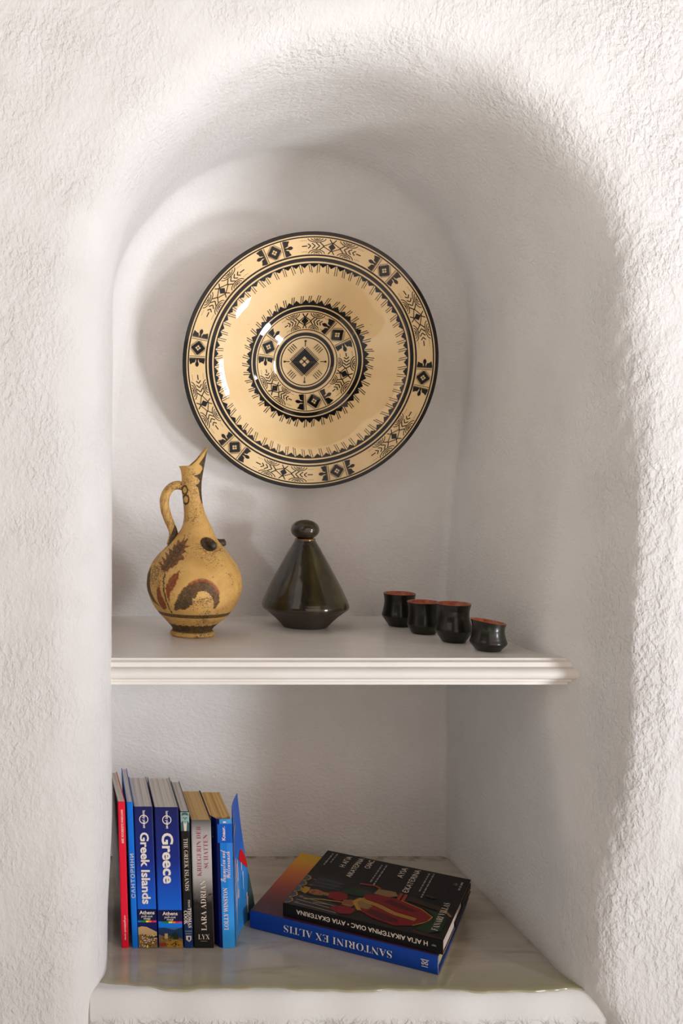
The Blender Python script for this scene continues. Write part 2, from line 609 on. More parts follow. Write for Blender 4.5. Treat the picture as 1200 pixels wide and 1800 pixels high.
def field(x, y, z, n=26, lo=0.05, hi=0.22, seed=3):
    g = np.random.default_rng(seed)
    s = np.zeros_like(x)
    for _ in range(n):
        k = g.normal(size=3)
        k /= np.linalg.norm(k)
        wl_ = lo * (hi / lo) ** g.random()
        s += np.sin((k[0] * x + k[1] * y + k[2] * z) * 2 * PI / wl_ + g.random() * 6.28) * (wl_ / hi) ** 0.7
    return s / math.sqrt(n / 2)


def wall_disp(x, y, z):
    frontw = 1 - sstep(y, 0.02, 0.14)
    edge_ = sstep(x, 0.60, 0.66) * (1 - sstep(x, 0.76, 0.88)) * frontw
    return (0.0008 + 0.0008 * frontw) * field(x, y, z, 26, 0.07, 0.26) + (0.0001 + 0.00008 * frontw + 0.00022 * edge_) * field(x, y, z, 30, 0.008, 0.022, 5)


dsp = wall_disp(PX, PY, PZ)
PX = PX + No * us[:, 2][:, None] * dsp
PZ = PZ + No * us[:, 3][:, None] * dsp
PY = PY + Ny * dsp
nu, nv = PX.shape
V1 = np.stack([PX, PY, PZ], 2).reshape(-1, 3)
idx = np.arange(nu * nv).reshape(nu, nv)
F1 = np.stack([idx[:-1, :-1], idx[1:, :-1], idx[1:, 1:], idx[:-1, 1:]], 2).reshape(-1, 4)
# back of the niche
bx, bz = np.meshgrid(np.linspace(0.03, 0.68, 170), np.linspace(0.80, 2.03, 320), indexing='ij')
by = np.full_like(bx, D)
by = by - wall_disp(bx, by, bz)
V2 = np.stack([bx, by, bz], 2).reshape(-1, 3)
idb = np.arange(bx.size).reshape(bx.shape) + len(V1)
F2 = np.stack([idb[:-1, :-1], idb[1:, :-1], idb[1:, 1:], idb[:-1, 1:]], 2).reshape(-1, 4)
# keep the back panel inside the niche outline
cx_, cz_ = 0.25 * (V2[(F2 - len(V1))].sum(1))[:, 0], 0.25 * (V2[(F2 - len(V1))].sum(1))[:, 2]
ok = np.where(cz_ > ZS, np.hypot(cx_ - xc, cz_ - ZS) < R - 0.004, (cx_ > 0.05) & (cx_ < right_x(cz_) - 0.004))
F2 = F2[ok]
VV, FF = np.concatenate([V1, V2]), np.concatenate([F1, F2])
me = bpy.data.meshes.new('wall_front')
me.vertices.add(len(VV))
me.vertices.foreach_set('co', VV.astype(np.float32).ravel())
me.loops.add(FF.size)
me.loops.foreach_set('vertex_index', FF.astype(np.int32).ravel())
me.polygons.add(len(FF))
me.polygons.foreach_set('loop_start', np.arange(0, FF.size, 4, dtype=np.int32))
me.polygons.foreach_set('use_smooth', np.ones(len(FF), dtype=bool))
me.update(calc_edges=True)
me.validate()
bm = bmesh.new()
bm.from_mesh(me)
bmesh.ops.delete(bm, geom=[v for v in bm.verts if not v.link_faces], context='VERTS')
bm.to_mesh(me)
bm.free()
me.materials.append(M_WALL)
wall = bpy.data.objects.new('wall_front', me)
COL.objects.link(wall)
struct(wall, 'white rough stucco wall with a deep arched niche')

# masonry block that carries the ledge: apron below with a soft nose
rows = []
for x in np.linspace(0.02, 0.72, 150):
    w = 0.0025 * math.sin(x * 23) + 0.0015 * math.sin(x * 61 + 1)
    y0 = 0.020 + w
    prof = [(0.47, ZL - 0.0012), (y0 + 0.013, ZL - 0.0012), (y0 + 0.009, ZL - 0.0025), (y0 + 0.005, ZL - 0.007), (y0 + 0.002, ZL - 0.016), (y0 + 0.0008, ZL - 0.026),
            (y0, ZL - 0.05), (y0 - 0.002, ZL - 0.1), (y0 - 0.002, ZL - 0.2), (y0 - 0.002, 0.0)]
    rows.append([(x, y, z) for y, z in prof])
b = MB()
b.grid(rows, flip=False)
o = b.build('trim_1', M_PLASTER, smooth=True)
struct(o, 'white plaster apron below the niche ledge')

# thin coat of grey paint over the ledge with a wavy front edge
rows = []
for x in np.linspace(0.03, 0.70, 220):
    w = 0.0022 * math.sin(x * 31 + 0.6) + 0.0013 * math.sin(x * 83) + 0.0007 * math.sin(x * 190 + 2) - 0.004 * math.exp(-((x - 0.5) / 0.16) ** 2)
    w += 0.012 * sstep(x, 0.14, 0.03) if x < 0.14 else 0
    y0 = 0.030 + w
    rows.append([(x, 0.47, ZL), (x, y0 + 0.12, ZL), (x, y0 + 0.05, ZL), (x, y0 + 0.01, ZL), (x, y0 + 0.002, ZL - 0.0003), (x, y0, ZL - 0.0014), (x, y0 + 0.001, ZL - 0.003)])
b = MB()
b.grid(rows)
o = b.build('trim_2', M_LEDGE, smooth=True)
struct(o, 'glossy grey painted ledge top at the foot of the niche')

# floor and the right-hand wall with its glazed door opening
b = MB().box((-2.2, -3.2, -0.05), (2.75, 0.0, 0.0))
struct(b.build('floor', M_FLOOR))
b = MB()
b.box((2.70, -1.86, 0), (2.78, 0.0, 2.9)).box((2.70, -3.2, 0), (2.78, -2.44, 2.9)).box((2.70, -2.44, 2.15), (2.78, -1.86, 2.9))
struct(b.build('wall_right', M_PLASTER))
b = MB()
for y0, y1, z0, z1 in ((-1.92, -1.86, 0, 2.15), (-2.44, -2.38, 0, 2.15), (-2.38, -1.92, 2.08, 2.15), (-2.38, -1.92, 0.0, 0.05), (-2.38, -1.92, 0.50, 1.30)):
    b.box((2.715, y0, z0), (2.765, y1, z1))
struct(b.build('door_1', M_FRAME))

# ------------------------------------------------------------------ the white shelf
SZ = 1.2434
SF, SR = 0.090, 0.653                               # front and right limits of its square edge
prof = [(0, 0.0), (0.0006, -0.0012), (0.0006, -0.0030), (0.0042, -0.0036), (0.0058, -0.0048), (0.0062, -0.0075), (0.0066, -0.0102), (0.0084, -0.0112)]
for k in range(0, 13):
    a = PI / 2 - PI * k / 12
    prof.append((0.0072 + 0.0074 * math.cos(a), -0.0190 + 0.0076 * math.sin(a)))
prof += [(0.0056, -0.0268), (0.0056, -0.0298), (0.0044, -0.0306), (0.0012, -0.0312), (0.0010, -0.0350), (0.0, -0.0354)]
shelf = thing('wall_shelf', 'white painted wooden shelf with moulded front edge across the niche', 'shelf', (0.35, 0.27, SZ))
rx, ry = 0.35, 0.27
b = MB()
rowsL = [[(0.036 - rx, SF - d - ry, z) for d, z in prof], [(SR + d - rx, SF - d - ry, z) for d, z in prof], [(SR + d - rx, 0.20 - ry, z) for d, z in prof]]
rowsF = []
for t in np.linspace(0, 1, 60):
    rowsF.append([Vector(p) * (1 - t) + Vector(q) * t for p, q in zip(rowsL[0], rowsL[1])])
rowsF.append(rowsL[2])
b.grid(rowsF, flip=True)
b.add(rowsL[0], [tuple(range(len(prof)))])
b.build('moulding', M_SHELF, shelf, smooth=True, angle=28)
b = MB().box((0.036 - rx, SF - 0.0 - ry, -0.0352), (SR - rx, 0.452 - ry, -0.0001))
b.build('board', M_SHELF, shelf)

# ------------------------------------------------------------------ the hanging plate
PR_ = 0.2065
plate = thing('decorative_plate', 'large round cream plate with black geometric bands hanging on the niche wall', 'plate', (0.3813, 0.367, 1.6647))
plate.rotation_euler = (math.radians(6.5), 0, 0)
d_r = [0, 0.14, 0.22, 0.30, 0.40, 0.45, 0.50, 0.60, 0.68, 0.74, 0.775, 0.80, 0.90, 1.0]
d_y = [0.0430, 0.0424, 0.0410, 0.0365, 0.0290, 0.0255, 0.0212, 0.0115, 0.0048, 0.0012, 0.0, 0.0003, 0.0016, 0.0022]


def dep(r):
    return float(smooth_interp(r, d_r, d_y))


def ring(mb, r0, r1, mi, lift=0.0, n=192, k=None):
    k = k or max(2, int((r1 - r0) / 0.012) + 1)
    rows = []
    for r in np.linspace(r0, r1, k):
        y = dep(r) - lift
        rows.append([(PR_ * r * math.cos(2 * PI * i / n), y, PR_ * r * math.sin(2 * PI * i / n)) for i in range(n)])
    mb.grid(rows, mi, True)


def shp(mb, pts, th0, rm, mi=1, lift=0.00035):
    """polygon in (tangential, radial) units of the plate radius around angle th0"""
    vs = []
    for t, q in pts:
        r = rm + q
        th = th0 - t / rm
        vs.append((PR_ * r * math.cos(th), dep(min(1, max(0, r))) - lift, PR_ * r * math.sin(th)))
    area = sum(vs[i][0] * vs[(i + 1) % len(vs)][2] - vs[(i + 1) % len(vs)][0] * vs[i][2] for i in range(len(vs)))
    f = tuple(range(len(vs)))
    mb.add(vs, [f if area > 0 else f[::-1]], mi)


def lin(mb, pts, th0, rm, w, mi=1):
    for (a, b_), (c, d) in zip(pts[:-1], pts[1:]):
        ln_ = math.hypot(c - a, d - b_) + 1e-9
        ox, oy = -(d - b_) / ln_ * w / 2, (c - a) / ln_ * w / 2
        shp(mb, [(a + ox, b_ + oy), (c + ox, d + oy), (c - ox, d - oy), (a - ox, b_ - oy)], th0, rm, mi)


def arc_pts(cx, cy, r, a0, a1, n=9, sy=1.0):
    return [(cx + r * math.cos(a0 + (a1 - a0) * i / n), cy + sy * r * math.sin(a0 + (a1 - a0) * i / n)) for i in range(n + 1)]


def diamond_panel(mb, th, rm, h):
    """square panel with bars, fringed black diamond and leaf rows either side"""
    S_ = 1.0
    for s in (-1, 1):
        for q in (1.08, 1.30):
            lin(mb, [(s * q * h, -h), (s * q * h, h)], th, rm, 0.07 * h)
        # three pointed leaves outside the bars
        e = 1.36
        shp(mb, [(s * e * h, -h), (s * (e + .18) * h, -h), (s * (e + .75) * h, -.88 * h), (s * (e + .55) * h, -.55 * h), (s * (e + .5) * h, -.30 * h), (s * (e + .2) * h, -.2 * h), (s * e * h, -.15 * h)], th, rm)
        shp(mb, [(s * e * h, h), (s * (e + .18) * h, h), (s * (e + .75) * h, .88 * h), (s * (e + .55) * h, .55 * h), (s * (e + .5) * h, .30 * h), (s * (e + .2) * h, .2 * h), (s * e * h, .15 * h)], th, rm)
        shp(mb, [(s * e * h, -.16 * h), (s * (e + .35) * h, -.10 * h), (s * (e + .65) * h, -.22 * h), (s * (e + .9) * h, -.20 * h), (s * (e + 1.1) * h, 0), (s * (e + .9) * h, .20 * h), (s * (e + .65) * h, .22 * h), (s * (e + .35) * h, .10 * h), (s * e * h, .16 * h)], th, rm)
    a, c = 0.93 * h, 0.37 * h
    # diamond with a window: four trapezia
    out = [(a, 0), (0, a), (-a, 0), (0, -a)]
    inn = [(c, 0), (0, c), (-c, 0), (0, -c)]
    for i in range(4):
        j = (i + 1) % 4
        shp(mb, [out[i], out[j], inn[j], inn[i]], th, rm)
        # fringe
        for t in np.linspace(0.12, 0.88, 9):
            p = (out[i][0] * (1 - t) + out[j][0] * t, out[i][1] * (1 - t) + out[j][1] * t)
            dx, dy = (out[i][0] + out[j][0]), (out[i][1] + out[j][1])
            l_ = math.hypot(dx, dy)
            q = (p[0] + dx / l_ * .2 * h, p[1] + dy / l_ * .2 * h)
            if abs(q[1]) < 0.97 * h:
                lin(mb, [p, q], th, rm, 0.05 * h)
    lin(mb, [(-c / 2, -c / 2), (c / 2, c / 2)], th, rm, 0.06 * h)
    lin(mb, [(-c / 2, c / 2), (c / 2, -c / 2)], th, rm, 0.06 * h)
    shp(mb, arc_pts(0, 0, 0.08 * h, 0, 2 * PI, 8)[:-1], th, rm)


def field_motif(mb, th, rm, h, q_):
    """between two panels: small diamond, chevrons and wave arcs"""
    a = 0.46 * h
    shp(mb, [(a, 0), (0, a * 1.05), (-a, 0), (0, -a * 1.05)], th, rm)
    w = 0.125 * h

    def ln2(pts, k=1.0):
        lin(mb, [(x * q_, y) for x, y in pts], th, rm, w * k)
    for s in (-1, 1):
        ln2([(0, .55 * h), (s * .85 * h, -.02 * h), (0, -.55 * h)], .8)
        ln2([(s * .02 * h, .45 * h), (s * .3 * h, .92 * h)])
        ln2([(s * .02 * h, -.45 * h), (s * .3 * h, -.92 * h)])
        for k in range(4):
            x0 = (0.75 + 0.42 * k) * h
            sz = (0.44 - 0.05 * k) * h
            ln2([(s * (x0 + sz * .9), sz), (s * x0, 0), (s * (x0 + sz * .9), -sz)])
        ln2([(s * 2.35 * h, 0), (s * 2.85 * h, 0)])
        for v in (-1, 1):
            cx, cy = s * 1.45 * h, v * 1.0 * h
            for rr in (0.28, 0.54, 0.82):
                ln2(arc_pts(cx, cy, rr * h, 0.12 if v < 0 else -0.12, (PI - 0.12) if v < 0 else -(PI - 0.12), 10, 0.66), .8)
            shp(mb, arc_pts(cx * q_, cy - v * .1 * h, 0.07 * h, 0, 2 * PI, 6)[:-1], th, rm)
            for k in range(4):
                shp(mb, arc_pts(s * (2.42 + .15 * k) * h * q_, v * .70 * h, 0.045 * h, 0, 2 * PI, 6)[:-1], th, rm)


def teeth(mb, r_base, r_tip, r_hatch, n, phase=0.0):
    sg = 1 if r_tip > r_base else -1
    for i in range(n):
        th = 2 * PI * i / n + phase + random.uniform(-.012, .012)
        hw = PI * r_base / n
        jt = random.uniform(-.004, .002)
        shp(mb, [(-hw * 1.02, -sg * .002), (hw * 1.02, -sg * .002), (0.0, sg * (abs(r_tip - r_base) + jt))], th, r_base)
        th2 = th + PI / n
        lean = random.uniform(-.25, .25) * hw
        for s in (-1, 1):
            lin(mb, [(s * .24 * hw, sg * .004), (s * .24 * hw + lean + .3 * hw, sg * (abs(r_hatch - r_base)) * random.uniform(.88, 1.05))], th2, r_base, 0.0052)


def back(mb, r0, r1, th=0.0065):
    rows = []
    for r in np.linspace(r1, r0, max(3, int((r1 - r0) / .03))):
        rows.append([(PR_ * r * math.cos(2 * PI * i / 128), dep(r) + th, PR_ * r * math.sin(2 * PI * i / 128)) for i in range(128)])
    mb.grid(rows, 0, True)


def black_ring(mb, r0, r1):
    ring(mb, r0, r1, 1, 0.00025, 192, 2 if r1 - r0 < .02 else 4)


# rim
b = MB()
ring(b, 0.790, 0.992, 0, 0.0, 192, 18)
rows = []
for r, y in ((0.992, 0.0021), (0.998, 0.0030), (1.0, 0.0048), (0.997, 0.0070), (0.985, 0.0085), (0.95, 0.0085)):
    rows.append([(PR_ * r * math.cos(2 * PI * i / 192), y, PR_ * r * math.sin(2 * PI * i / 192)) for i in range(192)])
b.grid(rows, 1, True)
back(b, 0.79, 0.955)
black_ring(b, 0.970, 0.9935)
black_ring(b, 0.951, 0.961)
black_ring(b, 0.811, 0.8235)
rm, h = 0.8875, 0.0605
big = [110.0, 52.0, -8.0, -75.0, -131.0, 173.0]
small = [81.0, 23.0, -41.0, -102.5, -158.5, 142.0]
for d in big:
    diamond_panel(b, math.radians(d), rm, h)
for d in small:
    field_motif(b, math.radians(d), rm, h, 1.35)
b.build('rim', [M_CREAM, M_BLACK], plate, smooth=True, angle=40)
# well
b = MB()
ring(b, 0.455, 0.790, 0, 0.0, 192, 30)
back(b, 0.455, 0.79)
black_ring(b, 0.770, 0.798)
black_ring(b, 0.750, 0.758)
teeth(b, 0.752, 0.722, 0.683, 68)
b.build('well', [M_CREAM, M_BLACK], plate, smooth=True, angle=40)
# centre medallion
b = MB()
ring(b, 0.004, 0.455, 0, 0.0, 192, 40)
back(b, 0.004, 0.455)
black_ring(b, 0.4415, 0.458)
teeth(b, 0.456, 0.486, 0.520, 46)
black_ring(b, 0.405, 0.4325)
black_ring(b, 0.3885, 0.395)
black_ring(b, 0.2495, 0.2560)
black_ring(b, 0.205, 0.232)
black_ring(b, 0.186, 0.1945)
rm, h = 0.3225, 0.0635
for d in (41.0, -77.0, 159.0):
    diamond_panel(b, math.radians(d), rm, h * .98)
for d in (93.0, -17.5, -139.0):
    field_motif(b, math.radians(d), rm, h, 0.93)


def cshape(pts, mi=1):
    vs = [(PR_ * x, dep(math.hypot(x, z)) - 0.0009, PR_ * z) for x, z in pts]
    area = sum(vs[i][0] * vs[(i + 1) % len(vs)][2] - vs[(i + 1) % len(vs)][0] * vs[i][2] for i in range(len(vs)))
    f = tuple(range(len(vs)))
    b.add(vs, [f if area > 0 else f[::-1]], mi)


def clin(p, q, w=0.006):
    l_ = math.hypot(q[0] - p[0], q[1] - p[1])
    ox, oy = -(q[1] - p[1]) / l_ * w / 2, (q[0] - p[0]) / l_ * w / 2
    cshape([(p[0] + ox, p[1] + oy), (q[0] + ox, q[1] + oy), (q[0] - ox, q[1] - oy), (p[0] - ox, p[1] - oy)])


a, c = 0.103, 0.042
ctr = (-0.004, 0.0)
out = [(ctr[0] + a, 0), (ctr[0], a), (ctr[0] - a, 0), (ctr[0], -a)]
inn = [(ctr[0] + c, 0), (ctr[0], c * 1.05), (ctr[0] - c, 0), (ctr[0], -c * 1.05)]
for i in range(4):
    j = (i + 1) % 4
    cshape([out[i], out[j], inn[j], inn[i]])
    for t in np.linspace(0.04, 0.96, 12):
        p = (out[i][0] * (1 - t) + out[j][0] * t, out[i][1] * (1 - t) + out[j][1] * t)
        dx, dy = (out[i][0] + out[j][0] - 2 * ctr[0]), (out[i][1] + out[j][1])
        l_ = math.hypot(dx, dy)
        clin(p, (p[0] + dx / l_ * .024, p[1] + dy / l_ * .024), 0.005)
clin((ctr[0] - c / 2, -c / 2), (ctr[0] + c / 2, c / 2), .007)
clin((ctr[0] - c / 2, c / 2), (ctr[0] + c / 2, -c / 2), .007)
cshape([(ctr[0] + .009 * math.cos(t), .009 * math.sin(t)) for t in np.linspace(0, 2 * PI, 9)[:-1]])
for k in range(4):
    t = k * PI / 2
    ux, uz = math.cos(t), math.sin(t)
    clin((ux * .122, uz * .122), (ux * .160, uz * .160), .006)
    cshape([(ux * .163 + .009 * math.cos(q), uz * .163 + .009 * math.sin(q)) for q in np.linspace(0, 2 * PI, 9)[:-1]])
    t += PI / 4
    ux, uz = math.cos(t), math.sin(t)
    for q in (-.027, -.009, .009, .027):
        clin((ux * .122 - uz * q, uz * .122 + ux * q), (ux * .170 - uz * q, uz * .170 + ux * q), .0055)
b.build('medallion', [M_CREAM, M_BLACK], plate, smooth=True, angle=40)
# hanging wire from the plate back to a nail in the wall
b = MB()
b.tube([(-0.10, 0.016, 0.06), (-0.03, 0.034, 0.13), (0.0, 0.046, 0.152), (0.03, 0.034, 0.13), (0.10, 0.016, 0.06)], 0.0012, 8)
b.tube([(0.0, 0.040, 0.151), (0.0, 0.100, 0.162)], 0.0018, 8)
b.build('hanging_wire', M_WIRE, plate, smooth=True)

# ------------------------------------------------------------------ the beaked jug
JS = 1169.0
jug = thing('beaked_jug', 'ochre clay jug with tall slanted beak spout and painted wheat ear, on shelf left', 'jug', (at(338, 1117, 1.464).x, 1.464 + CAMY, SZ))
#      py      centre  radius
JP = [(1107, 338.0, 34.4), (1104.5, 338.2, 35.2), (1092, 339.8, 47), (1080, 341.0, 59.5), (1063, 341.0, 72.0), (1046, 341, 79.6), (1030, 341, 83.2), (1013, 341, 82), (996, 340.6, 75.8), (980, 340.4, 65.6),
      (963, 342, 50.5), (947, 343.2, 37.2), (930, 345.8, 27.2), (913, 343.8, 20.8), (897, 340.8, 17.6), (880, 338.3, 16.8), (863, 336.6, 17.2), (850, 336.6, 17.4), (838, 337.4, 18.2), (830, 337.5, 19.5)]
JP = JP[::-1]
jy, jc, jr = (np.array([p[k] for p in JP], float) for k in range(3))
NA = 300
th = np.linspace(0, 2 * PI, NA, endpoint=False)
rows, meta = [], []
ysamp = np.linspace(1107, 831, 340)
for y in ysamp:
    c_, r_ = float(smooth_interp(y, jy, jc)), float(smooth_interp(y, jy, jr))
    rows.append([((c_ - 338 + r_ * math.cos(t)) / JS, -r_ * math.sin(t) / JS, (1117 - y) / JS) for t in th])
# beak: each column of the neck runs up to its own rim height and leans to the right
for k in range(1, 61):
    t = k / 60
    row = []
    for a in th:
        cx = math.cos(a)
        top = float(smooth_interp(cx, [-1, -0.72, -0.3, 0.0, 0.35, 0.7, 1.0], [820.5, 820.0, 819.5, 812, 802, 793, 787]))
        y = 830 + (top - 830) * t
        hh = (830 - y)
        lip = 4.5 * max(0, -cx) ** 1.5 * min(1, hh / 10) ** 1.6
        q = float(sstep(hh, 2, 44))
        xr = 357.0 + 8.0 * min(1, hh / 40)            # right-hand edge line
        xr = xr if hh > 0 else 357
        x = 337.5 + 19.5 * cx - lip
        x = x + (xr - 357) * (0.5 + 0.5 * cx) ** 0.7 * 0.9
        x += 8.5 * (1 - abs(cx)) ** 0.8 * q * (1 if cx > -0.3 else 0.4)
        dy = 19.5 * math.sin(a) * (1 - 0.50 * q)
        row.append(((x - 338) / JS, -dy / JS, (1117 - y) / JS))
    rows.append(row)
b = MB()
b.grid(rows, 0, True)
nout = len(rows)
# inner skin of the mouth
inn_rows = []
for row in rows[::-1][0:85:2]:
    cxm = sum(p[0] for p in row) / NA
    inn_rows.append([(cxm + (p[0] - cxm) * 0.80, p[1] * 0.80, p[2] - 0.0006) for p in row])
b.grid([rows[-1]] + inn_rows, 0, True)
body = b.build('body', M_JUG, jug, smooth=True)

# painted marks (colour belongs to the pot) – given in the drawing's own coordinates, six units per millimetre-ish
def inpoly(x, y, poly):
    r = np.zeros(x.shape, bool)
    n = len(poly)
    for i in range(n):
        x0, y0 = poly[i]
        x1, y1 = poly[(i + 1) % n]
        c = ((y0 > y) != (y1 > y)) & (x < (x1 - x0) * (y - y0) / (y1 - y0 + 1e-12) + x0)
        r ^= c
    return r


co_ = np.zeros(len(body.data.vertices) * 3)
body.data.vertices.foreach_get('co', co_)
co_ = co_.reshape(-1, 3)
# drawing coordinates as seen from the front of the pot, slightly from above
wY = co_[:, 1] + 1.464
u = (VX + (co_[:, 0] + jug.location.x) * F / wY - 240) * 6
v = (VY - (co_[:, 2] + SZ - CAMZ) * F / wY - 930) * 6
vz = (1117 - co_[:, 2] * JS - 930) * 6
frontm = co_[:, 1] < 0.0
col = np.zeros((len(co_), 4))
BLK, RST = np.array(srgb(44, 32, 22)), np.array(srgb(120, 44, 18))
jit = 5 * np.sin(u * .09 + 2 * np.sin(v * .05)) + 3 * np.sin(u * .23 + v * .17)
uu, vv_ = u + jit * .6, v + jit * .6


def paint(mask, c, a=0.95):
    mk = mask
    col[mk, :3] = c[:3]
    col[mk, 3] = np.maximum(col[mk, 3], a)


# bands all round the pot
paint((vz > 856) & (vz < 892), BLK, .88)
paint((vz > 985 + jit) & (vz < 1100), BLK, .93)
# wheat ear
ear = [(300, 452), (262, 430), (238, 340), (290, 385), (262, 285), (315, 330), (300, 238), (345, 275), (335, 195), (380, 225), (392, 150), (420, 180), (440, 110), (462, 140), (515, 60), (500, 130), (545, 95), (505, 170), (556, 178),
       (500, 215), (530, 245), (470, 265), (512, 312), (450, 335), (420, 380), (380, 400), (350, 420), (320, 448)]
paint(frontm & inpoly(uu, vv_, ear), BLK * .5 + RST * .5, .88)
ear2 = [(300, 440), (275, 400), (330, 300), (400, 200), (470, 150), (500, 150), (470, 230), (440, 300), (370, 390)]
paint(frontm & inpoly(uu, vv_, ear2) & (np.sin(u * .11 + v * .06) + np.sin(u * .05 - v * .13) > -.5), BLK, .9)
# stem
stx = np.interp(v, [450, 550, 650, 750, 850, 885], [300, 284, 288, 310, 350, 375])
paint(frontm & (np.abs(u - stx) < 7 + jit * .4) & (v > 448) & (v < 888), BLK, .95)
leafR = [(458, 438), (440, 520), (400, 610), (360, 660), (345, 720), (352, 790), (322, 720), (305, 650), (312, 600), (350, 520), (410, 465)]
leafL = [(236, 580), (215, 640), (214, 720), (235, 790), (290, 850), (325, 840), (300, 770), (262, 700), (246, 640)]
paint(frontm & inpoly(uu, vv_, leafR), RST, .92)
paint(frontm & inpoly(uu, vv_, leafL), RST * .85, .92)
side = [(158, 395), (118, 470), (105, 570), (120, 660), (170, 760), (270, 835), (200, 760), (150, 660), (138, 560), (145, 470)]
paint(frontm & inpoly(u, v, side), BLK, .9)
# curl
rc = np.hypot((u - 690) / 1.0, (v - 745) / 1.08)
an = np.degrees(np.arctan2(-(v - 745), u - 690))
wdt = np.interp(an, [-40, 0, 60, 120, 180, 200], [5, 36, 52, 60, 90, 110])
rmid = np.interp(an, [-40, 0, 60, 120, 180, 200], [150, 150, 142, 140, 150, 160])
paint(frontm & (np.abs(rc - rmid + jit * .5) < wdt) & (an > -38) & (an < 172), BLK * .9 + RST * .12, .9)
tail = [(400, 862), (395, 800), (440, 700), (500, 610), (560, 640), (600, 700), (585, 790), (520, 850), (450, 848)]
paint(frontm & inpoly(uu, vv_, tail), BLK, .92)
paint(frontm & (rc > rmid + wdt - 22) & (rc < rmid + wdt + 10) & (an > 20) & (an < 130), RST * 1.2, .6)
# eight-shaped mark on the neck and black scalloped spout edge (neck drawing is 160 px higher)
v7 = v + 960
for (ex, ey, ax, ay) in ((508, 548, 30, 46), (520, 648, 33, 50)):
    q = np.hypot((u - ex) / ax, (v7 - ey) / ay)
    paint(frontm & (q > .72) & (q < 1.14), BLK, .95)
edge_x = np.interp(v7, [100, 300, 420, 480, 560, 680], [748, 712, 690, 683, 682, 690])
dist = edge_x - u
sc_ = np.interp(v7, [140, 200, 275, 300, 330, 375, 400, 420, 450, 480, 500, 520, 560, 640, 690], [4, 20, 60, 22, 12, 30, 90, 50, 18, 30, 66, 36, 26, 18, 4])
paint(frontm & (dist < sc_) & (v7 > 130) & (v7 < 690), BLK, .95)
paint((~frontm) & (dist < 26) & (v7 > 130) & (v7 < 690), BLK, .95)
# dark disc round the front nub
q = np.hypot(((u - 757) * .86 + (v - 160) * .5) / 92, ((v - 160) * .86 - (u - 757) * .5) / 66)
paint(frontm & (q < 1), BLK, .97)
# attachment of the handle
hb = [(320, 190), (345, 120), (400, 20), (440, 20), (400, 100), (350, 165)]
paint(inpoly(u, v, hb), BLK, .9)
ca = body.data.color_attributes.new('paint', 'FLOAT_COLOR', 'POINT')
ca.data.foreach_set('color', col.astype(np.float32).ravel())

b = MB()
b.lathe([(0.0, 0), (33 / JS, 0.0), (37.6 / JS, .0008), (38.8 / JS, .0028), (38.6 / JS, .0052), (37 / JS, .0068), (35 / JS, .0078), (34.4 / JS, .0088)], 120, flip=False)
fo = b.build('foot', M_JUG, jug, smooth=True)
cl = np.zeros((len(fo.data.vertices), 4))
cl[:, :3] = BLK[:3]
for i_, v_ in enumerate(fo.data.vertices):
    cl[i_, 3] = .9 if v_.co.z > .0074 else 0
ca = fo.data.color_attributes.new('paint', 'FLOAT_COLOR', 'POINT')
ca.data.foreach_set('color', cl.astype(np.float32).ravel())
# handle
hp = [(322, 856), (314, 853.5), (305, 855), (297, 861), (291.5, 870), (289, 880), (289.5, 892), (292, 903), (296, 914), (300.5, 924), (304.5, 934), (306, 943), (304, 952), (302, 960)]
hr = [7.6, 7.6, 7.6, 7.8, 8, 8.2, 8.2, 8.0, 7.8, 7.6, 7.6, 8, 9, 9]
tt = np.linspace(0, len(hp) - 1, 70)
kk = np.arange(len(hp))
hx, hy, hrr = (np.interp(tt, kk, [p[0] for p in hp]), np.interp(tt, kk, [p[1] for p in hp]), np.interp(tt, kk, hr))
for _ in range(4):
    hx[1:-1] = (hx[:-2] + 2 * hx[1:-1] + hx[2:]) / 4
    hy[1:-1] = (hy[:-2] + 2 * hy[1:-1] + hy[2:]) / 4
b = MB()
b.tube([((x - 338) / JS, 0.004, (1117 - y) / JS) for x, y in zip(hx, hy)], list(hrr / JS), 40, squash=1.25)
ho = b.build('handle', M_JUG, jug, smooth=True)
hc = np.zeros(len(ho.data.vertices) * 3)
ho.data.vertices.foreach_get('co', hc)
hc = hc.reshape(-1, 3)
hu, hv = (hc[:, 0] * JS + 338 - 240) * 6, (1117 - hc[:, 2] * JS - 770) * 6
cl = np.zeros((len(hc), 4))
cl[:, :3] = BLK[:3]
mk = (hv > 925) & (hu > 395 - (hv - 925) * .35)
cl[mk, 3] = .95
worn = (np.sin(hv * .05) + np.sin(hu * .13 + hv * .03) + np.sin(hu * .31)) > .7
cl[worn & (~mk) & (hv > 520), 3] = .45
ca = ho.data.color_attributes.new('paint', 'FLOAT_COLOR', 'POINT')
ca.data.foreach_set('color', cl.astype(np.float32).ravel())
# two nubs on the shoulder
for (px, py, dirx, diry, dirz, r0) in ((366, 957, .25, -.93, .25, 8.0), (384, 957, .94, .25, .18, 8.5)):
    r_here = float(smooth_interp(py, jy, jr)) / JS
    base = Vector(((px - 338) / JS, -math.sqrt(max(0, r_here ** 2 - ((px - 342) / JS) ** 2)) * (1 if diry < 0 else -0.2), (1117 - py) / JS))
    d = Vector((dirx, diry, dirz)).normalized()
    L0 = 0.010 if diry < 0 else 0.0115
    b = MB()
    b.tube([base - d * .007, base, base + d * (L0 * .5), base + d * (L0 * .9), base + d * L0], [r0 * 1.3 / JS, r0 * 1.05 / JS, r0 * .8 / JS, r0 * .72 / JS, r0 * .4 / JS], 24)
    b.build('nub', M_SLIP, jug, smooth=True)

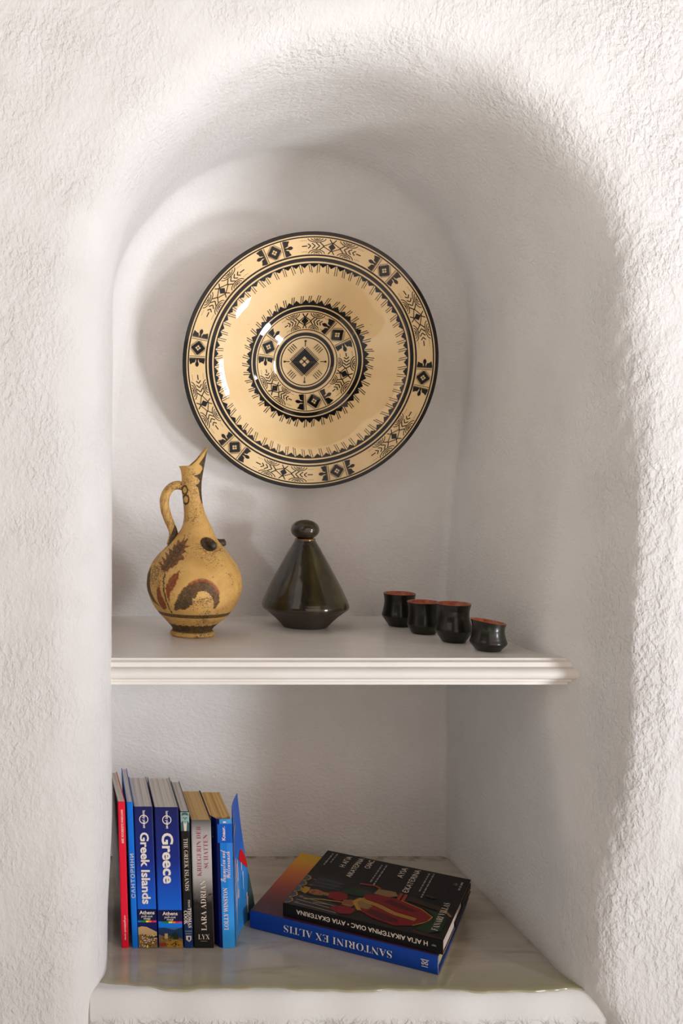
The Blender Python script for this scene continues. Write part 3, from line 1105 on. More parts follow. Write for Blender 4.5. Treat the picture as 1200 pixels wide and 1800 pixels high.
# ------------------------------------------------------------------ the bottle
BS = 1111.0
bt = thing('stoppered_bottle', 'squat dark olive glazed bottle with round stopper, in the middle of the shelf', 'bottle', (at(536, 1101, 1.541).x, 1.541 + CAMY, SZ))
b = MB()
b.lathe([(0, 0.0), (36.5 / BS, 0), (38.5 / BS, .0012), (47 / BS, 10.5 / BS), (58 / BS, 21 / BS), (68 / BS, 28.6 / BS), (72.5 / BS, 31.6 / BS)], 128)
b.build('base', M_RAW, bt, smooth=True)
bp = [(72.5, 31.6), (74.4, 34), (75, 37.5), (73.8, 43), (70, 52.5), (63.5, 66.5), (56.5, 81), (49, 95), (41, 110), (33.5, 124), (26.5, 136.5), (21.0, 145.5), (18.4, 150), (17.8, 151.5)]
s = np.linspace(0, len(bp) - 1, 70)
ks = np.arange(len(bp))
br, bz_ = np.interp(s, ks, [p[0] for p in bp]), np.interp(s, ks, [p[1] for p in bp])
for _ in range(7):
    br[1:-1] = (br[:-2] + 2 * br[1:-1] + br[2:]) / 4
b = MB()
b.lathe([(r / BS, z / BS) for r, z in zip(br, bz_)], 128)
b.build('body', M_OLIVE, bt, smooth=True)
b = MB()
b.lathe([(17.8 / BS, 151.4 / BS), (18.2 / BS, 153 / BS), (17.6 / BS, 154.6 / BS), (13.5 / BS, 155 / BS), (12.5 / BS, 150 / BS)], 96)
b.build('mouth_ring', M_RUST, bt, smooth=True)
b = MB()
pr = [(11.5 / BS, 148 / BS), (11.5 / BS, 153 / BS), (16 / BS, 154.6 / BS)]
for k in range(0, 25):
    a = -PI / 2 * 0.72 + (PI / 2 * 1.72) * k / 24
    pr.append((max(0, 24.7 * math.cos(a) ** .92 if math.cos(a) > 0 else 0) / BS, (170.2 + 17.3 * math.sin(a)) / BS))
b.lathe(pr, 96)
b.build('stopper', M_OLIVE, bt, smooth=True)


# ------------------------------------------------------------------ four little cups
def cup(px, py, Z, prof, label, tilt=(0, 0)):
    s = F / Z
    t = thing('small_cup', label, 'cup', (at(px, py, Z).x, Z + CAMY, SZ), group='four little dark cups in a row on the shelf')
    k = np.arange(len(prof))
    q = np.linspace(0, len(prof) - 1, 60)
    pr_, pz_ = np.interp(q, k, [p[0] for p in prof]), np.interp(q, k, [p[1] for p in prof])
    for _ in range(3):
        pr_[2:-1] = (pr_[1:-2] + 2 * pr_[2:-1] + pr_[3:]) / 4
    H = prof[-1][1]

    def tf(p):
        z = p[2] * (1 + (tilt[0] * p[0] + tilt[1] * p[1]) * (p[2] * s / H))
        return (p[0], p[1], z)
    b = MB()
    outer = [(0.0, 0.0)] + [(r / s, z / s) for r, z in zip(pr_, pz_)]
    b.lathe(outer, 96)
    b.build('body', M_CUP, t, smooth=True, tf=tf)
    b = MB()
    rim = prof[-1][0]
    inner = [(rim / s, H / s), ((rim - .7) / s, (H + .8) / s), ((rim - 2.0) / s, (H + .5) / s), ((rim - 2.8) / s, (H - 2) / s)]
    for r, z in list(zip(pr_, pz_))[::-1][6:]:
        if z > 5:
            inner.append((max(r - 3.4, 1) / s, z / s))
    inner.append((0.0, 5 / s))
    b.lathe(inner, 96, flip=False)
    b.build('interior', M_TERRA, t, smooth=True, tf=tf)
    return t


cup(702, 1100, 1.547, [(17.5, 0), (18.5, 1), (24, 9), (29.5, 17), (30.2, 19.5), (28.5, 26), (26.2, 36), (25.6, 44), (26.0, 50), (27.2, 57)], 'black-glazed little cup standing furthest left and furthest back in the row')
cup(744, 1113, 1.479, [(19, 0), (20, 1), (24, 8), (27.2, 14), (27.4, 17), (26.4, 24), (25.2, 34), (25.2, 44), (26.0, 50), (27.6, 55)], 'dark little cup second from the left, partly behind the tallest cup')
cup(797, 1128, 1.408, [(18.5, 0), (19.5, 1), (25, 9), (31, 19), (31.8, 22), (30.2, 28), (27, 38), (25.6, 47), (26.2, 55), (27.6, 61), (29, 67)], 'tallest little dark cup, third from the left with orange interior')
cup(858, 1143, 1.343, [(19.5, 0), (20.5, 1), (26, 7), (30.6, 12.5), (31.2, 15), (29.6, 20), (27.2, 29), (26.4, 37), (27.4, 44), (29.6, 51)], 'lowest little green-black cup with tilted rim, rightmost and nearest the shelf edge', tilt=(-3.4, 0))


# ------------------------------------------------------------------ upright books on the ledge
ZB = 1.332
PXM = F / ZB                                        # pixels per metre at the spines


class Spine:
    """drawing on the spine face: u across (m), y given in photo rows"""

    def __init__(self, mb, T, top, bottom, H):
        self.mb, self.T, self.top, self.bottom, self.H = mb, T, top, bottom, H
        self.lay = 0

    def z(self, py):
        return (self.bottom - py) / (self.bottom - self.top) * self.H

    def rect(self, u0, u1, y0, y1, mi, lift=0.0003):
        self.mb.add([(u0 * self.T, -lift, self.z(y1)), (u1 * self.T, -lift, self.z(y1)), (u1 * self.T, -lift, self.z(y0)), (u0 * self.T, -lift, self.z(y0))], [(0, 1, 2, 3)], mi)

    def poly(self, pts, mi, lift=0.0004):
        vs = [(u * self.T, -lift, self.z(y)) for u, y in pts]
        area = sum(vs[i][0] * vs[(i + 1) % len(vs)][2] - vs[(i + 1) % len(vs)][0] * vs[i][2] for i in range(len(vs)))
        f = tuple(range(len(vs)))
        self.mb.add(vs, [f if area > 0 else f[::-1]], mi)

    def down(self, s, u, y0, y1, hpx, mi, offset=0.0, lift=0.0006, spacing=1.0):
        put_text(self.mb, s, (u * self.T, -lift, self.z((y0 + y1) / 2)), (0, 0, -1), (1, 0, 0), abs(self.z(y0) - self.z(y1)), hpx / PXM, mi, offset, spacing)

    def up(self, s, u, y0, y1, hpx, mi, offset=0.0, lift=0.0006, spacing=1.0):
        put_text(self.mb, s, (u * self.T, -lift, self.z((y0 + y1) / 2)), (0, 0, 1), (-1, 0, 0), abs(self.z(y0) - self.z(y1)), hpx / PXM, mi, offset, spacing)

    def across(self, s, u, y, wpx, hpx, mi, offset=0.0, lift=0.0006):
        put_text(self.mb, s, (u * self.T, -lift, self.z(y)), (1, 0, 0), (0, 0, 1), wpx / PXM, hpx / PXM, mi, offset)

    def ringp(self, u, y, rpx, wpx, mi, lift=0.0005, n=32):
        r0, r1 = (rpx - wpx / 2) / PXM, (rpx + wpx / 2) / PXM
        c = (u * self.T, self.z(y))
        vs, fs = [], []
        for i in range(n):
            a = 2 * PI * i / n
            vs += [(c[0] + r0 * math.cos(a), -lift, c[1] + r0 * math.sin(a)), (c[0] + r1 * math.cos(a), -lift, c[1] + r1 * math.sin(a))]
        for i in range(n):
            j = (i + 1) % n
            fs.append((2 * i, 2 * j, 2 * j + 1, 2 * i + 1)[::-1])
        self.mb.add(vs, fs, mi)


def upright_book(label, px_top, px_bot, top, bottom, depth, mats, page_mat, draw, yaw=0.0, round_=0.0015, side_mi=0, facets=None, left_mi=None, name='paperback_book', back_gap=0.003, right_board=True):
    """px_top / px_bot: left and right photo columns of the spine at its top and foot"""
    T = ((px_bot[1] - px_bot[0]) + (px_top[1] - px_top[0])) / 2 / PXM
    H = (bottom - top) / PXM
    lean = (px_bot[0] - px_top[0]) / PXM / H
    x0 = (px_bot[0] - VX) / PXM
    t = thing(name, label, 'book', (x0, ZB + CAMY, ZL + 0.0003), yaw, 'upright books in a row on the ledge')

    def tf(p):
        return (p[0] - lean * p[2], p[1], p[2])
    c = 0.0008
    b = MB()
    if facets is None:
        outer = [(0, depth), (0, round_ * 1.4), (round_ * .35, round_ * .35), (round_, 0), (T - round_, 0), (T - round_ * .35, round_ * .35), (T, round_ * 1.4), (T, depth)]
        kinds = [left_mi if left_mi is not None else side_mi, 0, 0, 0, 0, 0, side_mi]
    else:
        outer, kinds = facets(T, depth)
    if not right_board:
        outer, kinds = outer[:-1], kinds[:-1]
    n = len(outer)
    cxm, cym = T / 2, depth * .5
    inner = []
    for x, y in outer:
        ix = x + c if x < cxm else x - c
        inner.append((ix if 0.0 < abs(x - cxm) else x, max(y, c) if y < depth * .9 else y))
    for i in range(n - 1):
        (xa, ya), (xb, yb) = outer[i], outer[i + 1]
        b.add([(xa, ya, 0), (xb, yb, 0), (xb, yb, H), (xa, ya, H)], [(0, 1, 2, 3)], kinds[i])
        (xa, ya), (xb, yb) = inner[i], inner[i + 1]
        b.add([(xa, ya, 0), (xb, yb, 0), (xb, yb, H), (xa, ya, H)], [(3, 2, 1, 0)], kinds[i])
        b.add([(*outer[i], H), (*outer[i + 1], H), (*inner[i + 1], H), (*inner[i], H)], [(0, 1, 2, 3)], kinds[i])
        b.add([(*outer[i], 0), (*outer[i + 1], 0), (*inner[i + 1], 0), (*inner[i], 0)], [(3, 2, 1, 0)], kinds[i])
    for i in (0, n - 1):
        b.add([(*outer[i], 0), (*inner[i], 0), (*inner[i], H), (*outer[i], H)], [(0, 1, 2, 3)], kinds[0])
    sp_ = Spine(b, T, top, bottom, H)
    draw(sp_)
    b.build('cover', mats, t, tf=tf)
    p = MB()
    # page block: top edge made of slightly uneven gatherings
    yb0 = max(q[1] for q in outer[1:-1]) * 0.8 if facets else round_ * .9
    nseg = max(2, int(T / 0.004))
    r = random.Random(int(T * 1e6) + int(H * 1e5))
    xs = np.linspace(c * 1.1, T - c * 1.1, nseg + 1)
    for i in range(nseg):
        p.box((xs[i], yb0 + 0.0004, 0.0004), (xs[i + 1], depth - back_gap - r.uniform(0, .0012), H - 0.0004 - r.uniform(0, .0006)))
    p.build('page_block', page_mat, t, tf=tf)
    return t


def lp_book(label, px_top, px_bot, top, bottom, title, ty0, ty1, th_, depth, logo_y, panel, photo, right_u=0.5):
    H = (bottom - top) / PXM
    grad = zgrad('blue_spine_print', [(0.0, (0, 100, 214)), (H * .28, (0, 98, 212)), (H * .42, (0, 78, 190)), (H * .62, (0, 36, 132)), (H, (4, 14, 88))])
    mats = [grad, PM['white'], PM['deepnavy'], PM['green'], PM['yellow'], PM['orange'], PM['pinkred'], PM['magenta'], PM['sky'], PM['navy'], PM['sand'], PM['sand_dark'], PM['olive'], PM['tree'], PM['cream'], PM['brick'], PM['hill'], PM['hill_far'], PM['gold']]

    def draw(s):
        s.ringp(right_u, logo_y, 7.3, 1.4, 1)
        s.down('lonely planet', right_u, logo_y - 15.5, logo_y + 15.5, 6.2, 1, 0.02)
        s.down(title, right_u, ty0, ty1, th_, 1, 0.028)
        a, b_, c_ = panel
        s.rect(0.01, 0.99, a, b_, 2)
        mid = (a + b_) / 2
        s.across('Athens', .5, a + (b_ - a) * .29, 26.5, 6.4, 1, 0.015)
        s.across('pull-out', .5, a + (b_ - a) * .64, 19.5, 5.2, 1)
        s.across('map', .5, a + (b_ - a) * .88, 11.5, 4.2, 1)
        for k, mi in enumerate((8, 3, 3, 4, 5, 6, 7)):
            s.rect(0.01 + k * .14, 0.01 + (k + 1) * .14, b_, c_, mi, 0.0004)
        e = bottom - .5
        r = random.Random(5)
        if photo == 'town':
            s.rect(.01, .99, c_, e, 9)
            s.poly([(.01, c_ + 9), (.2, c_ + 7), (.45, c_ + 8), (.7, c_ + 12), (.99, c_ + 17), (.99, e), (.01, e)], 10, .0004)
            s.poly([(.55, c_ + 25), (.99, c_ + 24), (.99, c_ + 27), (.6, c_ + 27)], 9, .00045)
            s.poly([(.01, c_ + 22), (.35, c_ + 23), (.6, c_ + 25), (.99, c_ + 30), (.99, e), (.01, e)], 11, .00046)
            for _ in range(90):
                u, y = r.uniform(.02, .92), r.uniform(c_ + 20, e - 3)
                w = r.uniform(.03, .09)
                s.rect(u, min(.99, u + w), y, y + r.uniform(1, 2.6), r.choice((14, 14, 12, 13, 15, 14, 12, 4, 18)), .0005 + r.random() * .0003)
        else:
            s.rect(.01, .99, c_, e, 8)
            s.rect(.01, .99, c_ + 8, c_ + 14, 17, .00035)
            s.poly([(.01, c_ + 8), (.25, c_ + 8), (.65, c_ + 12), (.99, c_ + 7), (.99, e), (.01, e)], 16, .0004)
            s.poly([(.01, c_ + 20), (.3, c_ + 24), (.6, c_ + 28), (.99, c_ + 27), (.99, e), (.01, e)], 11, .00044)
            s.poly([(.3, c_ + 32), (.7, c_ + 29), (.99, c_ + 33), (.99, e), (.2, e)], 18, .00046)
            for _ in range(60):
                u, y = r.uniform(.02, .9), r.uniform(c_ + 18, e - 3)
                w = r.uniform(.03, .1)
                s.rect(u, min(.99, u + w), y, y + r.uniform(1, 2.4), r.choice((13, 13, 11, 12, 10, 13) if u < .75 else (13, 18, 11)), .0005 + r.random() * .0003)
            s.rect(.25, .38, c_ + 18, c_ + 27, 10, .0008)
            s.poly([(.6, c_ + 28), (.58, c_ + 20), (.68, c_ + 16), (.8, c_ + 19), (.8, c_ + 28)], 13, .0009)
            s.rect(.02, .3, e - 9, e - 3, 15, .0008)
    return upright_book(label, px_top, px_bot, top, bottom, depth, mats, M_PG_GREY, draw, name='guidebook')


# red guidebook at the far left, its dark glossy cover turned slightly to the room
def d_red(s):
    s.down('SANTORINI GUIDEBOOK 2009', .52, 1424, 1483, 4.0, 1, 0.01)
    s.down('red guidebook series', .52, 1610, 1653, 4.2, 1, 0.01)


m = mat('dark_red_gloss', srgb(46, 18, 20), 0.12, coat=1.0, coat_rough=0.04)
L(m, ramp(m, noise(m, 30, 3), [(0.35, srgb(84, 20, 26)), (0.75, srgb(104, 26, 32))]), P(m).inputs['Base Color'])
M_DRED = m
upright_book('thin red guidebook with dark glossy cover, leftmost against the niche wall', (207, 220.5), (214, 226), 1410, 1667.5, .13, [PM['red'], PM['white'], M_DRED], M_PG_GREY, d_red,
             yaw=math.radians(2.5), left_mi=2, name='guidebook')


def d_blue(s):
    s.up('САНТОРИНИ', .5, 1501.5, 1579, 6.8, 1, 0.012, spacing=1.25)


upright_book('thin bright blue book lettered in Cyrillic, second from the left', (222.5, 233.5), (232.5, 243), 1411, 1667.5, .149, [PM['sky'], PM['cream']], M_PG_GREY, d_blue)
lp_book('dark blue guidebook with "Greek Islands" spine, third from the left', (235, 268), (243.5, 277.5), 1418, 1666.5, 'Greek Islands', 1463, 1589, 15.5, .128, 1440, (1598, 1617.8, 1621), 'town')
lp_book('thickest dark blue guidebook with large "Greece" on its spine', (271, 313.5), (279.5, 321.8), 1420, 1667.5, 'Greece', 1465, 1554, 20.5, .128, 1442, (1600.7, 1620.5, 1623.5), 'valley')


def d_cook(s):
    # portrait stamp: cap, face, shirt and jacket
    s.rect(.03, .97, 1430, 1463, 2)
    s.poly([(.03, 1449), (.25, 1445), (.75, 1445), (.97, 1449), (.97, 1463), (.03, 1463)], 4, .0004)
    s.poly([(.3, 1446), (.72, 1446), (.62, 1463), (.38, 1463)], 1, .0005)
    s.poly([(.2, 1434), (.8, 1434), (.82, 1442), (.66, 1449), (.5, 1451), (.36, 1449), (.18, 1442)], 2, .0006)
    s.poly([(.12, 1436), (.2, 1431.5), (.5, 1430.3), (.8, 1431.5), (.9, 1436), (.5, 1434.5)], 4, .0007)
    for u in (.36, .64):
        s.poly([(u - .09, 1439), (u + .09, 1439), (u + .07, 1440.6), (u - .07, 1440.6)], 4, .0008)
    s.poly([(.47, 1440), (.54, 1440), (.56, 1443.5), (.45, 1443.5)], 4, .0008)
    s.poly([(.4, 1446), (.6, 1446), (.58, 1447), (.42, 1447)], 4, .0008)
    s.down(ser('THE GREEK ISLANDS'), .5, 1476, 1568, 7.4, 1, -0.008)
    s.down(ser('FROM'), .66, 1584, 1597.5, 3.6, 1, 0.0)
    s.down(ser('THOMAS'), .68, 1598, 1633, 6.2, 1, 0.01)
    s.down(ser('COOK'), .25, 1603, 1627, 6.6, 1, 0.01)
    s.across(ser('PASSPORT'), .5, 1639, 12.5, 2.4, 5)
    s.across(ser('BOOKS'), .5, 1643.5, 10, 2.4, 5)
    s.poly([(.22, 1647), (.8, 1647), (.8, 1654), (.55, 1658), (.22, 1654)], 1, .0005)
    s.poly([(.42, 1650), (.62, 1648.5), (.66, 1653), (.5, 1656)], 3, .0006)


gcook = zgrad('black_to_blue_print', [(0.0, (10, 50, 108)), (0.030, (8, 38, 86)), (0.055, (8, 14, 30)), (0.08, (10, 10, 12)), (0.19, (10, 10, 12))])
upright_book('narrow black book with a small portrait on its spine, right of the thickest guidebook', (316.5, 333.5), (324, 339), 1429, 1669, .129,
             [gcook, PM['cream'], PM['teal'], PM['navy'], PM['teal_dark'], PM['teal']], M_PG_GREY, d_cook)


def d_lara(s):
    s.up(ser('KRIEGERIN DER'), .36, 1454, 1542, 7.6, 1, -0.014)
    s.up(ser('SCHATTEN'), .70, 1469, 1528, 7.6, 1, -0.014)
    s.up(ser('LARA ADRIAN'), .52, 1549, 1637.5, 9.4, 2, -0.008)
    s.across(ser('LYX'), .5, 1648.5, 20, 8.4, 2, -0.008)
    s.rect(.34, .66, 1655.7, 1656.5, 3)


m = zgrad('silver_to_black_print', [(0.0, (10, 9, 9)), (0.035, (12, 11, 11)), (0.060, (34, 30, 28)), (0.078, (110, 104, 101)), (0.098, (182, 177, 174)), (0.13, (196, 191, 189)), (0.158, (170, 166, 164)), (0.174, (92, 90, 90))])
src = P(m).inputs['Base Color'].links[0].from_socket
vec = coords(m)
smoke = maprange(m, math_(m, 'ADD', noise(m, 95, 4, 0.6, 1.0, vec[0]), math_(m, 'MULTIPLY', maprange(m, vec[3], 0.045, 0.11, 0.25, -0.3), 1.0)), 0.5, 0.66)
L(m, mixc(m, math_(m, 'MULTIPLY', smoke, maprange(m, vec[3], 0.09, 0.118, 0.85, 0.0)), src, srgb(16, 14, 14)), P(m).inputs['Base Color'])
upright_book('silver and black paperback with plain tan pages, second book from the right in the row', (335.5, 370), (341, 377), 1443.6, 1668.5, .1225, [m, PM['rose'], PM['cream'], PM['grey'], PM['black']], M_PG_TAN, d_lara, side_mi=4)


def fac_lolly(T, dpt):
    return [(0.0, dpt), (0.0, .016), (.0075, .0018), (.0115, 0.0), (.021, 0.0), (T - .001, .0015), (T, .004), (T, dpt)], [2, 2, 2, 0, 0, 0, 1]


def d_lolly(s):
    s.rect(.29, .99, 1451, 1484, 3)
    s.rect(.56, .70, 1446, 1449, 1, .0005)
    s.up('Knaur.', .57, 1455, 1479.5, 6.0, 1, 0.03)
    s.up(ser('Sommertau und', 0x1D4D0, 0x1D4EA), .50, 1496.4, 1553, 9.0, 4, 0.0)
    s.up(ser('Wellenrausch', 0x1D4D0, 0x1D4EA), .72, 1499, 1546.6, 9.0, 4, 0.0)
    s.up(ser('LOLLY WINSTON'), .58, 1563, 1637, 7.8, 4, 0.004)
    s.up('Knaur.', .12, 1459, 1479, 3.4, 5, 0.0, lift=-0.009)


glolly = zgrad('light_blue_print', [(0.0, (54, 158, 232)), (0.04, (40, 150, 230)), (0.09, (16, 132, 220)), (0.145, (10, 122, 214)), (0.165, (40, 136, 212)), (0.178, (60, 146, 212))])
lol = upright_book('light blue paperback with curled-open front cover, rightmost of the upright books', (370.5, 408.5), (377, 414), 1442.5, 1669, .116,
                   [glolly, PM['pink'], PM['navy'], PM['mid_blue'], PM['pink'], PM['teal_dark']], M_PG_TAN2, d_lolly, facets=fac_lolly, back_gap=.004, right_board=False)
# its front cover curling away to the right
b = MB()
lx, ly, lz = lol.location
tf_, bf_ = at(409.0, 1441.5, ZB + .004), at(414.5, 1669, ZB + .004)
tb_, bb_ = at(417, 1394, 1.437), at(436.5, 1604, 1.437)
Hc = (1669 - 1442.5) / PXM
tf_.z = tb_.z = ZL + .0003 + Hc
bf_.z = bb_.z = ZL + .0008


def cov(s, t, lift=0.0):
    """s from the spine to the free edge, t from foot to head"""
    p = bf_.lerp(tf_, t).lerp(bb_.lerp(tb_, t), s)
    bow = math.sin(PI * s) * (-.004) + .012 * (s ** 2) * (1 - t) ** 2
    p = p + Vector((bow + lift, -lift * .3, 0))
    if t < 0.22:
        p.z += 0.0
    return (p.x - lx, p.y - ly, p.z - lz)


ns_, nt_ = 18, 26
b.grid([[cov(s, t) for s in np.linspace(0, 1, ns_)] for t in np.linspace(0, 1, nt_)], 0)
b.grid([[cov(s, t, -.0006) for s in np.linspace(0, 1, ns_)] for t in np.linspace(0, 1, nt_)], 4, flip=True)
b.add([cov(1, t, l_) for t in np.linspace(0, 1, nt_) for l_ in (0, -.0006)], [(2 * i, 2 * i + 2, 2 * i + 3, 2 * i + 1) for i in range(nt_ - 1)], 4)
b.add([cov(s, 1, l_) for s in np.linspace(0, 1, ns_) for l_ in (0, -.0006)], [(2 * i, 2 * i + 1, 2 * i + 3, 2 * i + 2) for i in range(ns_ - 1)], 4)


def cov_poly(pts, mi, lift):
    vs = [cov(s, t, lift) for s, t in pts]
    b.add(vs, [tuple(range(len(vs)))], mi)


cov_poly([(.66, .52), (.78, .575), (.88, .56), (.98, .47), (1.0, .38), (.93, .40), (.80, .46)], 1, .0006)
r = random.Random(3)
for k in range(26):
    s0, t0 = r.uniform(.02, .85), r.uniform(.05, .42)
    ln2 = r.uniform(.06, .2)
    cov_poly([(s0, t0), (s0 + .03, t0), (min(1, s0 + .1), t0 + ln2), (min(1, s0 + .07), t0 + ln2)], r.choice((2, 2, 5)), .0004 + .0001 * (k % 3))
cov_poly([(.05, .60), (.12, .60), (.35, .76), (.62, .80), (.62, .84), (.30, .80)], 3, .0005)
cov_poly([(.1, .84), (.16, .84), (.6, .92), (.58, .94)], 3, .0005)
cov_poly([(.72, .0), (.9, .0), (1.0, .12), (1.0, .34), (.86, .2)], 6, .0005)
gcov = zgrad('blue_cover_print', [(0.0, (50, 150, 226)), (0.07, (40, 138, 220)), (0.11, (8, 92, 190)), (0.178, (10, 84, 176))])
b.build('curled_cover', [gcov, PM['deepred'], PM['pink'], PM['grey'], PM['mid_blue'], PM['light_blue'], PM['teal_dark']], lol, smooth=True)

# ------------------------------------------------------------------ two books lying flat
# large blue one below
Ln, Wd, Th = 0.2548, 0.2390, 0.0249
blk = thing('hardback_book', 'large blue hardback with sunset-coloured cover lying flat beneath the black book', 'book', (0.2518, 1.3906 + CAMY, ZL + 0.0003), math.atan2(-.1285, .22))
gsun = zgrad('sunset_cover_print', [(0.0, (74, 40, 58)), (0.05, (110, 52, 56)), (0.11, (176, 78, 52)), (0.165, (216, 122, 48)), (0.205, (224, 164, 36)), (0.24, (216, 176, 44))], rough=.4, axis=1)
b = MB()
c = 0.0028
# spine: slightly rounded, wrapping the front
prof = []
for k in range(13):
    a = -PI / 2 + PI * k / 12
    prof.append((-0.0020 * math.cos(a) ** .7 if math.cos(a) > 0 else 0.0, Th / 2 + (Th / 2) * math.sin(a)))
b.grid([[(x, y, z) for y, z in prof] for x in (0.0, Ln)], 0, flip=True)
b.add([(0, y, z) for y, z in prof], [tuple(range(13))], 0)
b.add([(Ln, y, z) for y, z in prof], [tuple(range(12, -1, -1))], 3)
b.box((0, 0.0005, Th - c), (Ln, Wd, Th), 1)
b.box((0, 0.0005, 0.0), (Ln, Wd, c), 0)
b.box((0.0, 0.0, c), (Ln, 0.004, Th - c), 0)
put_text(b, ser('SANTORINI EX ALTIS'), (.1233, -.0026, .0122), (-1, 0, 0), (0, 0, -1), .147, .0098, 2, -.012)
b.build('cover', [print_mat('print_spine_blue', (10, 62, 150)), gsun, PM['white'], PM['cream'], PM['brown'], PM['gold']], blk)
b = MB()
# small emblem on the spine: two scrolls
for sx in (-1, 1):
    cxe, cze = .2385 + sx * .0027, .0118
    vs, fs = [], []
    for i in range(30):
        a = i / 29 * 4.2 * PI / 2
        rr = .0026 - .00042 * a * .8
        w = .0005
        vs += [(cxe + sx * (rr - w) * math.cos(a + 1.2), -.0026, cze + (rr - w) * math.sin(a + 1.2)), (cxe + sx * (rr + w) * math.cos(a + 1.2), -.0026, cze + (rr + w) * math.sin(a + 1.2))]
    for i in range(29):
        fs.append((2 * i, 2 * i + 1, 2 * i + 3, 2 * i + 2))
    b.add(vs, fs, 0)
b.add([(.2335, -.0026, .0158), (.2435, -.0026, .0158), (.2435, -.0026, .0168), (.2335, -.0026, .0168)], [(0, 1, 2, 3)], 0)
b.add([(.2345, -.0026, .0072), (.2425, -.0026, .0072), (.2425, -.0026, .0080), (.2345, -.0026, .0080)], [(0, 1, 2, 3)], 0)
b.build('spine_emblem', PM['cream'], blk)
b = MB().box((.003, .003, c), (Ln - .003, Wd - .003, Th - c))
b.build('page_block', M_PG_CREAM, blk)

# black one on top
L2, W2, T2 = 0.2145, 0.217, 0.0182
fl = at(497.0, 1611, 1.372)
top = thing('softcover_book', 'black book with a red-robed painted figure, lying on top of the large blue book', 'book', (0.2945, 1.3735 + CAMY, ZL + 0.0003 + Th + .0004), math.atan2(-.1105, .1839))
c = 0.0011
b = MB()
b.box((0, 0, 0), (L2, c, T2), 0)
b.box((0, c, T2 - c), (L2, W2, T2), 0)
b.box((0, c, 0), (L2, W2, c), 0)
# gilt trimmed board edges at the right-hand end
b.add([(L2 + .0002, 0, T2 - c), (L2 + .0002, W2, T2 - c), (L2 + .0002, W2, T2), (L2 + .0002, 0, T2)], [(0, 1, 2, 3)], 3)
b.add([(L2 + .0002, 0, 0), (L2 + .0002, W2, 0), (L2 + .0002, W2, c * 1.4), (L2 + .0002, 0, c * 1.4)], [(0, 1, 2, 3)], 3)
b.add([(L2 + .0002, 0, 0), (L2 + .0002, c * 1.3, 0), (L2 + .0002, c * 1.3, T2), (L2 + .0002, 0, T2)], [(0, 1, 2, 3)], 3)
MI = dict(black=0, white=1, cream=2, gold=3, flesh=4, robe=5, robe_dark=6, brown=7, dkbrown=8, bluegrey=9, slate=10, dgreen=11, brick=12, grey=13, sand_dark=14)
tmats = [print_mat('print_soft_black', (9, 7, 9), .5)] + [PM[k] for k in list(MI)[1:]]
lay = [0]


def cv(s, tp, lift):
    """cover coordinates: s from spine to fore-edge, tp from head (left) to foot (right)"""
    return (tp * L2, s * W2, T2 + lift)


def cp(pts, key):
    lay[0] += 1
    lift = .00012 + .000006 * lay[0]
    vs = [cv(s, t, lift) for s, t in pts]
    area = sum(vs[i][0] * vs[(i + 1) % len(vs)][1] - vs[(i + 1) % len(vs)][0] * vs[i][1] for i in range(len(vs)))
    f = tuple(range(len(vs)))
    b.add(vs, [f if area > 0 else f[::-1]], MI[key])


def ct(s, s0, s1, tp, hgt, key, offset=0.0):
    """lettering running from the spine side to the fore-edge, its top towards the head"""
    put_text(b, s, cv((s0 + s1) / 2, tp, .0012), (0, 1, 0), (-1, 0, 0), abs(s1 - s0) * W2, hgt, MI[key], offset)


def tiny(s0, s1, tp, hgt, key):
    """a line of print too small to read: a row of short dashes"""
    r_ = random.Random(int(tp * 1000))
    x = s0
    while x < s1 - .01:
        w_ = min(r_.uniform(.02, .06), s1 - x)
        cp([(x, tp - hgt * .36 / L2), (x + w_, tp - hgt * .36 / L2), (x + w_, tp + hgt * .36 / L2), (x, tp + hgt * .36 / L2)], key)
        x += w_ + .012


def stroke(pts, w, key):
    for (s0, t0), (s1, t1) in zip(pts[:-1], pts[1:]):
        l_ = math.hypot(s1 - s0, t1 - t0)
        ox, oy = -(t1 - t0) / l_ * w / 2, (s1 - s0) / l_ * w / 2
        cp([(s0 + ox, t0 + oy), (s1 + ox, t1 + oy), (s1 - ox, t1 - oy), (s0 - ox, t0 - oy)], key)


# painting: dark background, column drapery, scalloped cloud border, robed seated figure
cp([(0.0, 0.0), (.50, 0.0), (.56, .10), (.58, .3), (.55, .5), (.50, .72), (.42, .9), (.40, 1.0), (0.0, 1.0)], 'dkbrown')
cp([(.0, .05), (.18, .04), (.20, .22), (.12, .34), (.0, .36)], 'slate')
cp([(.0, .14), (.08, .12), (.10, .26), (.0, .30)], 'brown')
for k in range(6):
    stroke([(.02 + .025 * k, .06), (.01 + .022 * k, .34)], .006, 'grey' if k % 2 else 'slate')
cp([(.34, .06), (.52, .10), (.50, .26), (.38, .24)], 'slate')
for k in range(5):
    stroke([(.36 + .03 * k, .08), (.37 + .026 * k, .27)], .006, 'dkbrown' if k % 2 else 'bluegrey')
for k in range(5):
    s0 = .01 + k * .098
    cp([(s0, 0.002), (s0 + .098, 0.002), (s0 + .085, .028), (s0 + .049, .042), (s0 + .013, .028)], 'bluegrey')
    stroke([(s0, 0.004), (s0 + .013, .030), (s0 + .049, .045), (s0 + .085, .030), (s0 + .098, .004)], .008, 'gold')
    stroke([(s0 + .049, .062), (s0 + .049, .085)], .006, 'gold')
# wheel behind the figure
stroke([(.56 + .0 * k, .0) for k in range(0)] or [(.30 + .17 * math.cos(a), .36 + .10 * math.sin(a)) for a in np.linspace(-.4, 2.4, 12)], .016, 'brown')
stroke([(.31 + .19 * math.cos(a), .36 + .13 * math.sin(a)) for a in np.linspace(1.9, 3.6, 8)], .006, 'brick')
